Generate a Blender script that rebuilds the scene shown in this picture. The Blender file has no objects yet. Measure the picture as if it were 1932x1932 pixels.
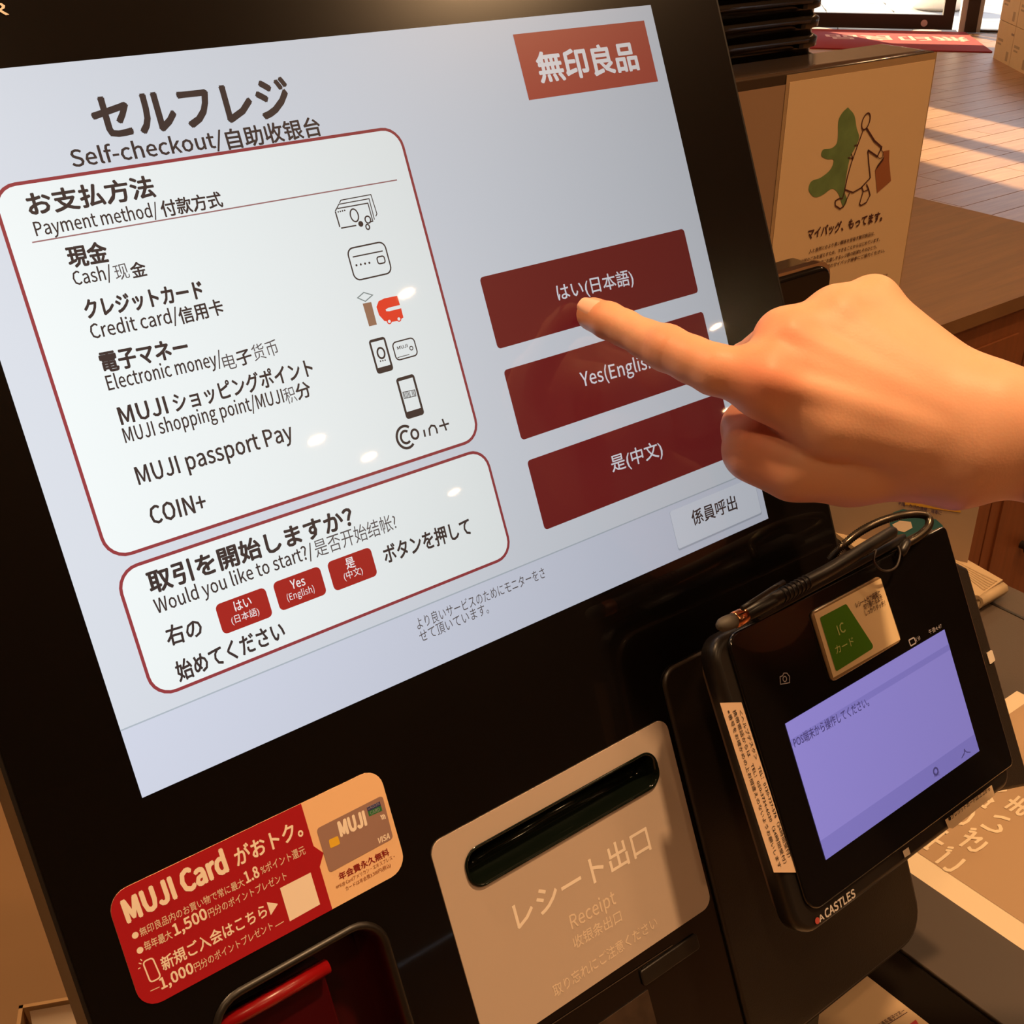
import bpy, bmesh, math
import numpy as np
from mathutils import Vector, Matrix

SC = bpy.context.scene
COL = SC.collection

# ------------------------------------------------------------------ camera
FPX, CX = 2324.9, 966.0                 # focal length and centre in pixels of the 1932 px frame
YAW, PITCH, ROLL = 0.67337, 0.49962, 0.003804
TILT = 0.421267                         # how far the kiosk front leans back
CAM = np.array([-0.24963, -0.36193, 1.35])
ZS = 1.18189                            # height of the screen centre
def cam_axes():
    f = np.array([math.sin(YAW)*math.cos(PITCH), math.cos(YAW)*math.cos(PITCH), -math.sin(PITCH)])
    r0 = np.array([math.cos(YAW), -math.sin(YAW), 0.0]); u0 = np.cross(r0, f)
    r = math.cos(ROLL)*r0 + math.sin(ROLL)*u0; u = -math.sin(ROLL)*r0 + math.cos(ROLL)*u0
    return r, u, f
R_, U_, F_ = cam_axes()
cd = bpy.data.cameras.new('camera'); cam = bpy.data.objects.new('camera', cd); COL.objects.link(cam)
cd.sensor_width = 36.0; cd.lens = FPX/1932*36.0; cd.clip_start = 0.01; cd.clip_end = 200
M = Matrix([[R_[i], U_[i], -F_[i], CAM[i]] for i in range(3)] + [[0, 0, 0, 1]])
cam.matrix_world = M
SC.camera = cam

# ------------------------------------------------------------------ view, world, sun
SC.view_settings.view_transform = 'Standard'; SC.view_settings.look = 'None'
SC.view_settings.gamma = 1.0; SC.view_settings.use_curve_mapping = False
SC.view_settings.exposure = 0.0
SC.cycles.max_bounces = 8
SC.cycles.sample_clamp_indirect = 6.0
wd = bpy.data.worlds.new('sky'); SC.world = wd; wd.use_nodes = True
bg = wd.node_tree.nodes['Background']; bg.inputs[0].default_value = (0.84, 0.90, 1.0, 1); bg.inputs[1].default_value = 4.4
SUN_H = np.array([0.18, 0.98]); SUN_H = SUN_H/np.linalg.norm(SUN_H); SUN_EL = math.radians(21)
sd = bpy.data.lights.new('sun', 'SUN'); sd.energy = 32.0; sd.color = (1.0, 0.76, 0.42); sd.angle = math.radians(0.7)
so = bpy.data.objects.new('sun', sd); COL.objects.link(so)
sdir = Vector((-SUN_H[0]*math.cos(SUN_EL), -SUN_H[1]*math.cos(SUN_EL), -math.sin(SUN_EL)))
so.rotation_euler = sdir.to_track_quat('-Z', 'Y').to_euler(); so.location = (9, 14, 8)
WARM = (1.0, 0.60, 0.30)
LAMPS = [  # x, y, watts, radius : recessed spots in the shop ceiling, one of them added for the cartons
    (0.50, -0.42, 40, 0.06), (-0.9, -0.9, 10, 0.06), (0.1, -2.2, 9, 0.06), (1.9, -0.2, 14, 0.06), (-0.7, 0.7, 30, 0.06),
    (1.6, 1.9, 12, 0.06), (3.4, 0.9, 12, 0.06), (5.0, 2.6, 20, 0.06), (6.6, 5.9, 44, 0.06),  # last one is an added lamp that brightens the cartons by the door
    (1.95, -1.62, 20, 0.28), (2.48, -4.94, 7, 0.038), (2.98, -5.44, 7, 0.038), (4.17, -6.73, 5, 0.036), (2.46, -3.59, 4, 0.03),
    (5.49, -5.08, 5, 0.035), (5.22, -5.12, 2, 0.025), (7.28, -7.17, 1.5, 0.03)]
ZC = 3.0

# ------------------------------------------------------------------ geometry helpers
def ray(x, y):
    d = F_ + (x-CX)/FPX*R_ - (y-CX)/FPX*U_
    return d/np.linalg.norm(d)
def proj(P):
    d = np.asarray(P, float)-CAM; z = d@F_
    return np.array([CX+FPX*(d@R_)/z, CX-FPX*(d@U_)/z])
def zp(x, y, z):
    d = ray(x, y); return CAM+d*((z-CAM[2])/d[2])
def yp(x, y, Y):
    d = ray(x, y); return CAM+d*((Y-CAM[1])/d[1])
def at(x, y, depth):                    # a point of the room: pixel of the photo and its distance along the view axis
    return CAM+((x-CX)/FPX*R_-(y-CX)/FPX*U_+F_)*depth

class Frame:
    def __init__(s, o, ex, ey):
        s.o = np.array(o, float); s.ex = np.array(ex, float)/np.linalg.norm(ex)
        ey = np.array(ey, float); ey = ey-(ey@s.ex)*s.ex; s.ey = ey/np.linalg.norm(ey)
        s.ez = np.cross(s.ex, s.ey)
    def P(s, a, b, c=0.0): return s.o+a*s.ex+b*s.ey+c*s.ez
    def px(s, x, y, off=0.0):
        d = ray(x, y); p0 = s.o+off*s.ez
        P = CAM+d*(((p0-CAM)@s.ez)/(d@s.ez))-s.o
        return np.array([P@s.ex, P@s.ey])
    def mat(s):
        return Matrix([[s.ex[i], s.ey[i], s.ez[i], s.o[i]] for i in range(3)]+[[0, 0, 0, 1]])
    def ppm(s, a, b):                   # pixels per metre along ey near (a, b)
        return np.linalg.norm(proj(s.P(a, b+.002))-proj(s.P(a, b-.002)))/.004
WORLD = Frame((0, 0, 0), (1, 0, 0), (0, 1, 0))

def arc_rr(x0, y0, x1, y1, r, n=6):
    if not isinstance(r, (tuple, list)): r = (r,)*4        # bl, br, tr, tl
    pts = []
    for (cx, cy, a0, rr) in ((x0+r[0], y0+r[0], 180, r[0]), (x1-r[1], y0+r[1], 270, r[1]), (x1-r[2], y1-r[2], 0, r[2]), (x0+r[3], y1-r[3], 90, r[3])):
        for k in range(n+1):
            a = math.radians(a0+90*k/n); pts.append((cx+rr*math.cos(a), cy+rr*math.sin(a)))
    return pts
def round_poly(pts, r, n=6):            # round the corners of a convex polygon
    out = []; m = len(pts)
    rs = r if isinstance(r, (list, tuple)) else [r]*m
    for i in range(m):
        p = np.array(pts[i], float); a = np.array(pts[i-1], float)-p; b = np.array(pts[(i+1) % m], float)-p
        la, lb = np.linalg.norm(a), np.linalg.norm(b); a /= la; b /= lb
        c = max(-1, min(1, a@b)); half = math.acos(c)/2; t = min(rs[i]/math.tan(half), la*.49, lb*.49)
        if rs[i] <= 0: out.append(tuple(p)); continue
        A = p+a*t; B = p+b*t
        for k in range(n+1):
            s_ = k/n; q = (1-s_)**2*A+2*s_*(1-s_)*p+s_**2*B; out.append(tuple(q))
    return out
def area2(p):
    return sum(p[i-1][0]*p[i][1]-p[i][0]*p[i-1][1] for i in range(len(p)))
def ccw(p): return list(p) if area2(p) > 0 else list(reversed(p))

class MB:
    def __init__(s): s.v = []; s.f = []; s.sm = []
    def add(s, vs, fs, smooth=False):
        n = len(s.v); s.v += [tuple(map(float, v)) for v in vs]; s.f += [tuple(n+i for i in f) for f in fs]; s.sm += [smooth]*len(fs)
    def prism(s, outline, z0, z1):
        p = ccw(outline); n = len(p)
        vs = [(x, y, z0) for x, y in p]+[(x, y, z1) for x, y in p]
        fs = [tuple(reversed(range(n))), tuple(range(n, 2*n))]+[(i, (i+1) % n, n+(i+1) % n, n+i) for i in range(n)]
        s.add(vs, fs); return s
    def bevel_prism(s, outline, z0, z1, b, k=3):      # prism whose top edge is rounded
        p = ccw(outline); c = np.array(p); n = len(p)
        def inset(d):
            out = []
            for i in range(n):
                a = c[i]-c[i-1]; e = c[(i+1) % n]-c[i]
                na = np.array([-a[1], a[0]])/(np.linalg.norm(a)+1e-12); ne = np.array([-e[1], e[0]])/(np.linalg.norm(e)+1e-12)
                m = na+ne; m /= max(np.linalg.norm(m), 1e-9); out.append(c[i]+m*d/max(.5, m@na))
            return out
        rings = [[(x, y, z0) for x, y in p]]
        for j in range(k+1):
            a = math.pi/2*j/k; q = inset(b*(1-math.cos(a)))
            rings.append([(x, y, z1-b+b*math.sin(a)) for x, y in q])
        s.loft(rings, True, True); return s
    def loft(s, rings, cap0=False, cap1=False, smooth=True, closed=True):
        n = len(rings[0]); vs = [v for r in rings for v in r]; fs = []
        for j in range(len(rings)-1):
            for i in range(n if closed else n-1):
                fs.append((j*n+i, j*n+(i+1) % n, (j+1)*n+(i+1) % n, (j+1)*n+i))
        s.add(vs, fs, smooth)
        base = len(s.v)-len(vs)
        if cap0: s.f.append(tuple(base+i for i in reversed(range(n)))); s.sm.append(False)
        if cap1: s.f.append(tuple(base+(len(rings)-1)*n+i for i in range(n))); s.sm.append(False)
        return s
    def box(s, x0, y0, z0, x1, y1, z1): return s.prism([(x0, y0), (x1, y0), (x1, y1), (x0, y1)], z0, z1)
    def flat(s, outline, z): 
        p = ccw(outline); s.add([(x, y, z) for x, y in p], [tuple(range(len(p)))]); return s
    def plate(s, outer, holes, z0, z1):
        bm = bmesh.new(); loops = [ccw(outer)]+[list(reversed(ccw(h))) for h in holes]; es = []; vv = []
        for lp in loops:
            vs = [bm.verts.new((x, y, 0)) for x, y in lp]; vv.append(vs)
            for i in range(len(vs)): es.append(bm.edges.new((vs[i], vs[(i+1) % len(vs)])))
        bmesh.ops.triangle_fill(bm, use_beauty=True, use_dissolve=False, edges=es)
        bm.verts.index_update(); allv = [v.co.copy() for v in bm.verts]; fs = [tuple(v.index for v in f.verts) for f in bm.faces]
        fs = [f if area2([(allv[i].x, allv[i].y) for i in f]) > 0 else f[::-1] for f in fs]
        bm.free()
        s.add([(v.x, v.y, z1) for v in allv], fs); s.add([(v.x, v.y, z0) for v in allv], [f[::-1] for f in fs])
        for lp in loops:
            n = len(lp); s.add([(x, y, z0) for x, y in lp]+[(x, y, z1) for x, y in lp], [(i, (i+1) % n, n+(i+1) % n, n+i) for i in range(n)])
        return s
    def stroke(s, pts, w, z, closed=False, t=0.0):    # flat ribbon of width w
        p = [np.array(q, float) for q in pts]; n = len(p); L = []; Rr = []
        for i in range(n):
            a = p[i]-p[i-1] if (i > 0 or closed) else p[1]-p[0]
            b = p[(i+1) % n]-p[i] if (i < n-1 or closed) else p[-1]-p[-2]
            a = a/(np.linalg.norm(a)+1e-12); b = b/(np.linalg.norm(b)+1e-12); m = a+b; m = m/(np.linalg.norm(m)+1e-9)
            nn = np.array([-m[1], m[0]]); k = w/2/max(.4, abs(nn@np.array([-a[1], a[0]])))
            L.append(p[i]+nn*k); Rr.append(p[i]-nn*k)
        vs = [(q[0], q[1], z) for q in L]+[(q[0], q[1], z) for q in Rr]
        fs = [(i, n+i, n+(i+1) % n, (i+1) % n) for i in range(n if closed else n-1)]
        s.add(vs, fs); return s
    def disc(s, c, r, z, n=16): return s.flat([(c[0]+r*math.cos(2*math.pi*k/n), c[1]+r*math.sin(2*math.pi*k/n)) for k in range(n)], z)
    def tube(s, pts, rad, n=8, ribs=0):
        P = [np.array(q, float) for q in pts]; m = len(P)
        rr = rad if isinstance(rad, (list, tuple, np.ndarray)) else [rad]*m; rings = []; up = None
        for i in range(m):
            t = P[min(i+1, m-1)]-P[max(i-1, 0)]; t /= np.linalg.norm(t)+1e-12
            if up is None:
                up = np.array([0, 0, 1.0]) if abs(t[2]) < .9 else np.array([1.0, 0, 0])
            up = up-(up@t)*t; up /= np.linalg.norm(up); sd_ = np.cross(t, up)
            rings.append([tuple(P[i]+rr[i]*(math.cos(2*math.pi*k/n)*up+math.sin(2*math.pi*k/n)*sd_)) for k in range(n)])
        rings = [r[::-1] for r in rings]
        return s.loft(rings, True, True)
    def xform(s, fr):
        s.v = [tuple(fr.P(*v)) for v in s.v]; return s
    def build(s, name, mat, parent=None, label=None, kind=None, fr=None):
        me = bpy.data.meshes.new(name); me.from_pydata(s.v, [], s.f); me.update()
        me.polygons.foreach_set('use_smooth', s.sm); me.materials.append(mat)
        o = bpy.data.objects.new(name, me); COL.objects.link(o)
        if parent is not None: o.parent = parent
        if fr is not None: o.matrix_world = fr.mat()
        if label: o['label'] = label
        if kind: o['kind'] = kind
        return o
def catmull(pts, k=8):
    P = [np.array(p, float) for p in pts]; P = [2*P[0]-P[1]]+P+[2*P[-1]-P[-2]]; out = []
    for i in range(1, len(P)-2):
        for j in range(k):
            t = j/k; out.append(.5*((2*P[i])+(-P[i-1]+P[i+1])*t+(2*P[i-1]-5*P[i]+4*P[i+1]-P[i+2])*t*t+(-P[i-1]+3*P[i]-3*P[i+1]+P[i+2])*t**3))
    out.append(P[-2]); return out
def thing(name, label, cat, fr=None, group=None, kind=None):
    o = bpy.data.objects.new(name, None); COL.objects.link(o); o.empty_display_size = .05
    if fr is not None: o.matrix_world = fr.mat()
    if kind: o['kind'] = kind
    if label: o['label'] = label
    if cat: o['category'] = cat
    if group: o['group'] = group
    bpy.context.view_layer.update()
    return o
def tag(o, label, cat, group=None):
    o['label'] = label; o['category'] = cat
    if group: o['group'] = group
    return o

_tc = {}; LATIN = None
try:                                    # the plain sans that ships with Blender; its built-in face is used where it is missing
    import os
    for kind_ in ('LOCAL', 'SYSTEM'):
        fp_ = os.path.join(bpy.utils.resource_path(kind_), 'datafiles', 'fonts', 'Noto Sans CJK Regular.woff2')
        if LATIN is None and os.path.exists(fp_): LATIN = bpy.data.fonts.load(fp_)
except Exception: LATIN = None
def glyphs(s, bold=0.0):
    if s in _tc: return _tc[s]
    bold = 0; c = bpy.data.curves.new('t', 'FONT'); c.body = s; c.size = 1; c.resolution_u = 2
    if LATIN is not None and all(ord(q) < 128 for q in s): c.font = LATIN; c.size = 1/.35
    o = bpy.data.objects.new('t', c); COL.objects.link(o); bpy.context.view_layer.update()
    dg = bpy.context.evaluated_depsgraph_get(); me = bpy.data.meshes.new_from_object(o.evaluated_get(dg))
    v = np.array([p.co[:2] for p in me.vertices]); f = [tuple(p.vertices) for p in me.polygons]
    bpy.data.objects.remove(o); bpy.data.curves.remove(c); bpy.data.meshes.remove(me)
    _tc[s] = (v, f); return v, f
def text(mb, s, fr, L, R, em, bold=0.0, z=0.0004, off=0.0, shear=0.0):
    """print the words s on the plane of fr; L, R = pixels of the two baseline ends, em = letter square in pixels"""
    v, f = glyphs(s, bold); a = fr.px(*L, off); b = fr.px(*R, off); d = b-a; w = np.linalg.norm(d); d /= w; n = np.array([-d[1], d[0]])
    e = em/fr.ppm(*a); x0, x1 = v[:, 0].min(), v[:, 0].max()
    X = (v[:, 0]-x0)/(x1-x0)*w; Y = v[:, 1]*e
    b_ = bold*e; k = 0 if bold == 0 else (4 if em < 20 else 6); hx = w/(w+2*b_) if b_ else 1
    pts = a+np.outer((X+shear*Y)*hx+(b_ if k else 0), d)+np.outer(Y, n)
    for j in range(max(k, 1)):          # heavier strokes: the same outlines laid over each other in a small circle
        q = (b_*math.cos(2*math.pi*j/k)*d+b_*math.sin(2*math.pi*j/k)*n) if k else np.zeros(2)
        mb.add([(p[0], p[1], z+j*.000012) for p in pts+q], f)
def words(rows, fr, m, parent, z=.0005, name='lettering', off=0.0):
    for row in rows:
        t_ = MB(); text(t_, row[0], fr, row[1], row[2], row[3], row[4] if len(row) > 4 else 0, z, off); t_.build(name, m, parent)

# ------------------------------------------------------------------ materials
def lin(c):
    return tuple((x/255/12.92 if x/255 <= .04045 else ((x/255+.055)/1.055)**2.4) for x in c)
def mat(name, rgb, rough=.5, metal=0.0, spec=.5, coat=0.0, coat_rough=.05, emit=None, noise=0.0, nscale=40, bump=0.0, bscale=200, srgb=True):
    m = bpy.data.materials.new(name); m.use_nodes = True; nt = m.node_tree; b = nt.nodes['Principled BSDF']
    c = lin(rgb) if srgb else rgb
    b.inputs['Base Color'].default_value = (*c, 1); b.inputs['Roughness'].default_value = rough; b.inputs['Metallic'].default_value = metal
    b.inputs['Specular IOR Level'].default_value = spec; b.inputs['Coat Weight'].default_value = coat; b.inputs['Coat Roughness'].default_value = coat_rough
    if noise:
        tc = nt.nodes.new('ShaderNodeTexCoord'); nz = nt.nodes.new('ShaderNodeTexNoise'); nz.inputs['Scale'].default_value = nscale; nz.inputs['Detail'].default_value = 4
        mr = nt.nodes.new('ShaderNodeMapRange'); mr.inputs['To Min'].default_value = 1-noise; mr.inputs['To Max'].default_value = 1+noise
        hs = nt.nodes.new('ShaderNodeHueSaturation'); hs.inputs['Color'].default_value = (*c, 1)
        nt.links.new(tc.outputs['Object'], nz.inputs['Vector']); nt.links.new(nz.outputs['Fac'], mr.inputs['Value'])
        nt.links.new(mr.outputs['Result'], hs.inputs['Value']); nt.links.new(hs.outputs['Color'], b.inputs['Base Color'])
    if bump:
        tc = nt.nodes.new('ShaderNodeTexCoord'); nz = nt.nodes.new('ShaderNodeTexNoise'); nz.inputs['Scale'].default_value = bscale
        bp = nt.nodes.new('ShaderNodeBump'); bp.inputs['Strength'].default_value = bump; bp.inputs['Distance'].default_value = .001
        nt.links.new(tc.outputs['Object'], nz.inputs['Vector']); nt.links.new(nz.outputs['Fac'], bp.inputs['Height']); nt.links.new(bp.outputs['Normal'], b.inputs['Normal'])
    return m
def screen_mat(name, rgb, gain=1.13, rough=.02, fall=2.0):
    """an LCD pixel area behind glass: gives off light, weaker at a slant, under a glossy pane"""
    m = bpy.data.materials.new(name); m.use_nodes = True; nt = m.node_tree; b = nt.nodes['Principled BSDF']
    b.inputs['Base Color'].default_value = (.004, .004, .005, 1); b.inputs['Roughness'].default_value = .28; b.inputs['Coat Weight'].default_value = .8; b.inputs['Coat Roughness'].default_value = rough
    c = lin(rgb); b.inputs['Emission Color'].default_value = (*c, 1)
    lw = nt.nodes.new('ShaderNodeLayerWeight'); lw.inputs['Blend'].default_value = .5
    s1 = nt.nodes.new('ShaderNodeMath'); s1.operation = 'SUBTRACT'; s1.inputs[0].default_value = 1
    p = nt.nodes.new('ShaderNodeMath'); p.operation = 'POWER'; p.inputs[1].default_value = fall
    g = nt.nodes.new('ShaderNodeMath'); g.operation = 'MULTIPLY'; g.inputs[1].default_value = gain
    nt.links.new(lw.outputs['Facing'], s1.inputs[1]); nt.links.new(s1.outputs[0], p.inputs[0]); nt.links.new(p.outputs[0], g.inputs[0])
    nt.links.new(g.outputs[0], b.inputs['Emission Strength'])
    return m
def wood(name, c1, c2, scale=(3, 40, 3), rough=.4, axis='Object', rand=0.0):
    m = bpy.data.materials.new(name); m.use_nodes = True; nt = m.node_tree; b = nt.nodes['Principled BSDF']; b.inputs['Roughness'].default_value = rough
    tc = nt.nodes.new('ShaderNodeTexCoord'); mp = nt.nodes.new('ShaderNodeMapping'); mp.inputs['Scale'].default_value = scale
    nz = nt.nodes.new('ShaderNodeTexNoise'); nz.inputs['Scale'].default_value = 3; nz.inputs['Detail'].default_value = 6; nz.inputs['Distortion'].default_value = .6
    cr = nt.nodes.new('ShaderNodeValToRGB'); cr.color_ramp.elements[0].position = .3; cr.color_ramp.elements[1].position = .75
    cr.color_ramp.elements[0].color = (*lin(c1), 1); cr.color_ramp.elements[1].color = (*lin(c2), 1)
    nt.links.new(tc.outputs[axis], mp.inputs['Vector']); nt.links.new(mp.outputs['Vector'], nz.inputs['Vector']); nt.links.new(nz.outputs['Fac'], cr.inputs['Fac'])
    if rand:
        oi = nt.nodes.new('ShaderNodeObjectInfo'); mr = nt.nodes.new('ShaderNodeMapRange'); mr.inputs['To Min'].default_value = 1-rand; mr.inputs['To Max'].default_value = 1+rand
        hs = nt.nodes.new('ShaderNodeHueSaturation'); nt.links.new(oi.outputs['Random'], mr.inputs['Value']); nt.links.new(mr.outputs['Result'], hs.inputs['Value'])
        nt.links.new(cr.outputs['Color'], hs.inputs['Color']); nt.links.new(hs.outputs['Color'], b.inputs['Base Color'])
    else: nt.links.new(cr.outputs['Color'], b.inputs['Base Color'])
    return m
def glass_mat(name, tint=(1, 1, 1), refl=1.5):
    m = bpy.data.materials.new(name); m.use_nodes = True; nt = m.node_tree; out = nt.nodes['Material Output']; nt.nodes.remove(nt.nodes['Principled BSDF'])
    t = nt.nodes.new('ShaderNodeBsdfTransparent'); t.inputs[0].default_value = (*tint, 1); g = nt.nodes.new('ShaderNodeBsdfGlossy'); g.inputs['Roughness'].default_value = .02
    fr = nt.nodes.new('ShaderNodeFresnel'); fr.inputs['IOR'].default_value = refl; mx = nt.nodes.new('ShaderNodeMixShader')
    nt.links.new(fr.outputs[0], mx.inputs[0]); nt.links.new(t.outputs[0], mx.inputs[1]); nt.links.new(g.outputs[0], mx.inputs[2]); nt.links.new(mx.outputs[0], out.inputs['Surface'])
    return m
M_ = dict(
    glassblack=mat('black_glass', (14, 11, 9), rough=.19, spec=.5, coat=.6, coat_rough=.03),
    frameblack=mat('black_frame', (26, 21, 17), rough=.38),
    matteblack=mat('matte_black_plastic', (40, 32, 25), rough=.42, bump=.15, bscale=1500),
    darkgrey=mat('dark_grey_plastic', (74, 60, 48), rough=.5, bump=.1, bscale=900),
    edgegrey=mat('grey_edge', (120, 100, 78), rough=.45),
    label=mat('receipt_label_grey', (196, 176, 160), rough=.55),
    cream=mat('cream_print', (250, 236, 220), rough=.55),
    creamlow=mat('cream_fine_print', (232, 212, 190), rough=.55),
    red=mat('sticker_red', (172, 28, 38), rough=.35),
    darkred=mat('dark_red_print', (140, 30, 25), rough=.5),
    stick=mat('sticker_cream', (248, 205, 160), rough=.4),
    paper=mat('paper', (238, 222, 200), rough=.7),
    poster=mat('poster_paper', (194, 164, 126), rough=.35, coat=.3, coat_rough=.2),
    ink=mat('dark_brown_ink', (62, 22, 14), rough=.6),
    inkblack=mat('black_ink', (38, 30, 26), rough=.6),
    chrome=mat('chrome', (235, 225, 210), rough=.12, metal=1.0),
    copper=mat('copper', (214, 140, 100), rough=.2, metal=1.0),
    rubber=mat('grey_rubber', (70, 64, 56), rough=.6),
    green=mat('card_green', (70, 120, 20), rough=.35),
    cardgrey=mat('card_taupe', (160, 128, 118), rough=.35),
    gold=mat('chip_gold', (236, 190, 60), rough=.3),
    navy=mat('logo_navy', (52, 52, 110), rough=.4), lgreen=mat('logo_green', (50, 120, 70), rough=.4),
    kraft=mat('kraft_mat', (172, 140, 104), rough=.6), kraftedge=mat('mat_white', (226, 204, 170), rough=.6),
    teal=mat('teal_print', (40, 104, 112), rough=.6), yellow=mat('yellow_tape', (196, 150, 50), rough=.6),
    carton=mat('carton', (236, 210, 170), rough=.75, noise=.05, nscale=12),
    cartonprint=mat('carton_print', (190, 164, 132), rough=.8),
    corr=mat('corrugated_card', (176, 150, 114), rough=.8),
    panel=mat('taupe_panel', (132, 104, 80), rough=.45), panelframe=mat('panel_frame', (54, 42, 32), rough=.15, coat=.5),
    basket=mat('basket_black', (30, 24, 20), rough=.22), basketlight=mat('basket_silver', (120, 105, 90), rough=.3),
    desk=wood('desk_wood', (146, 112, 76), (156, 120, 82), (2, 2, 2), .45),
    redglow=mat('red_plastic', (140, 12, 16), rough=.3), redpit=mat('dark_red_pit', (52, 6, 8), rough=.3),
    slot=mat('slot_green_black', (14, 20, 14), rough=.12),
    wall=mat('wall_plaster', (150, 120, 92), rough=.8), ceil=mat('ceiling_paint', (110, 84, 62), rough=.9),
    dark=mat('door_frame_brown', (44, 30, 26), rough=.5), alu=mat('aluminium', (190, 190, 195), rough=.35, metal=.6),
    matred=mat('doormat_red', (150, 36, 46), rough=.9, bump=.4, bscale=300), matwhite=mat('doormat_lettering', (226, 170, 160), rough=.9),
    pave=mat('pavement', (118, 120, 124), rough=.8), pavejoint=mat('pavement_joint', (84, 84, 92), rough=.9),
    grime=mat('brown_film', (62, 48, 38), rough=.3, noise=.6, nscale=160),
    glass=glass_mat('clear_glass'),
)
S_ = dict(
    bg=screen_mat('display_ground', (217, 222, 231)), foot=screen_mat('display_footer', (212, 217, 233)), box=screen_mat('display_box', (242, 248, 248)),
    ink=screen_mat('display_ink', (62, 50, 48)), inkthin=screen_mat('display_ink_thin', (92, 84, 84)), red=screen_mat('display_red', (152, 60, 64)), rule=screen_mat('display_rule', (160, 112, 112)),
    btn=screen_mat('display_button', (116, 28, 30)), btn2=screen_mat('display_small_button', (170, 38, 32)), btntext=screen_mat('display_button_text', (232, 232, 240)),
    logo=screen_mat('display_logo', (178, 72, 58)), white=screen_mat('display_white', (246, 240, 240)), line=screen_mat('display_line', (178, 188, 198)), call=screen_mat('display_call', (224, 229, 240)),
    callshade=screen_mat('display_call_shade', (178, 184, 198)),
    icbrown=screen_mat('display_brown', (160, 118, 92)), icred=screen_mat('display_orange_red', (240, 66, 40)), grey=screen_mat('display_grey', (140, 150, 148)),
    tbg=screen_mat('terminal_lilac', (164, 150, 232), 1.1, .1, 1.0), tink=screen_mat('terminal_ink', (92, 80, 140), 1, .1, 1.0), tband=screen_mat('terminal_band', (148, 136, 218), 1.1, .1, 1.0),
    tpale=screen_mat('terminal_pale', (150, 150, 175), 1, .1, 1.0),
)
# ------------------------------------------------------------------ the room
FL = thing('floor', None, None, kind='structure')
ROOM = [(-7, -12), (14, -12), (14, .56), (1.98, 13.17), (-7, 13.17)]
fb = MB().prism(ROOM, -.06, -.012); fb.build('subfloor', mat('subfloor', (60, 42, 34), rough=.8), FL)
fw = wood('floor_wood', (160, 120, 90), (186, 142, 108), (1.2, 14, 1), .36, rand=.10)
plank = None; PW, PL = .15, 1.25; row = 0; y = 1.0
while y < 6.9:
    x = 2.9-(row*.47) % PL
    while x < 8.9:
        c = (x+PL/2, y+PW/2)
        if c[0]*.724+c[1]*.69 < 10.35 and x+PL > 3.0 and c[0]-c[1] > .9:
            if plank is None:
                plank = MB().bevel_prism([(-PL/2+.0012, -PW/2+.0012), (PL/2-.0012, -PW/2+.0012), (PL/2-.0012, PW/2-.0012), (-PL/2+.0012, PW/2-.0012)], -.012, 0, .0012, 1).build('plank', fw, FL)
                plank.data.polygons.foreach_set('use_smooth', [False]*len(plank.data.polygons)); o = plank
            else: o = plank.copy(); COL.objects.link(o); o.parent = FL
            o.location = (c[0], c[1], 0)
        x += PL
    y += PW; row += 1
MB().prism(ROOM, -.0119, -.004).build('board_bed', fw, FL)
O2 = np.array([9.115, 5.69]); E2 = np.array([.69, -.724]); E2 /= np.linalg.norm(E2); N2 = np.array([-E2[1], E2[0]])   # front wall line, outward normal
DW = Frame((O2[0], O2[1], 0), (E2[0], E2[1], 0), (0, 0, 1))       # local x along the wall, y up, z towards the room
cw = thing('ceiling', None, None, kind='structure')
MB().prism(ROOM, ZC, ZC+.1).build('ceiling_slab', M_['ceil'], cw)
MB().box(-7.2, -12, 0, -7, 13.4, ZC).build('wall_left', M_['wall'], kind='structure')
MB().box(-7, -12.2, 0, 14, -12, ZC).build('wall_near', M_['wall'], kind='structure')
MB().box(14, -12, 0, 14.2, .5, ZC).build('wall_right', M_['wall'], kind='structure')
MB().box(-7, 13.17, 0, 1.8, 13.37, ZC).build('wall_back', M_['wall'], kind='structure')
wf = thing('wall_front', None, None, DW, kind='structure')
def wpart(x0, y0, x1, y1, m='wall', z0=-.14, z1=0.02, name='wall_section'): MB().box(x0, y0, z0, x1, y1, z1).build(name, M_[m], wf)
wpart(-10.2, 0, -4.49, ZC); wpart(-3.09, 0, -1.36, ZC); wpart(-1.36, 2.3, 1.5, ZC); wpart(1.5, 0, 6.9, ZC); wpart(-4.49, 2.9, -3.09, ZC); wpart(-4.49, 0, -3.09, .12)
for i, (a, b) in enumerate(((-4.49, -3.83), (-3.83, -3.09))):
    wn = thing('window_%d' % (i+1), None, None, DW, kind='structure')
    MB().box(a+.0, .12, -.09, b, 2.9, -.085).build('pane', M_['glass'], wn)
MB().box(-3.90, .12, -.14, -3.76, 2.9, 0).build('window_mullion', M_['dark'], wf)
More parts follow.
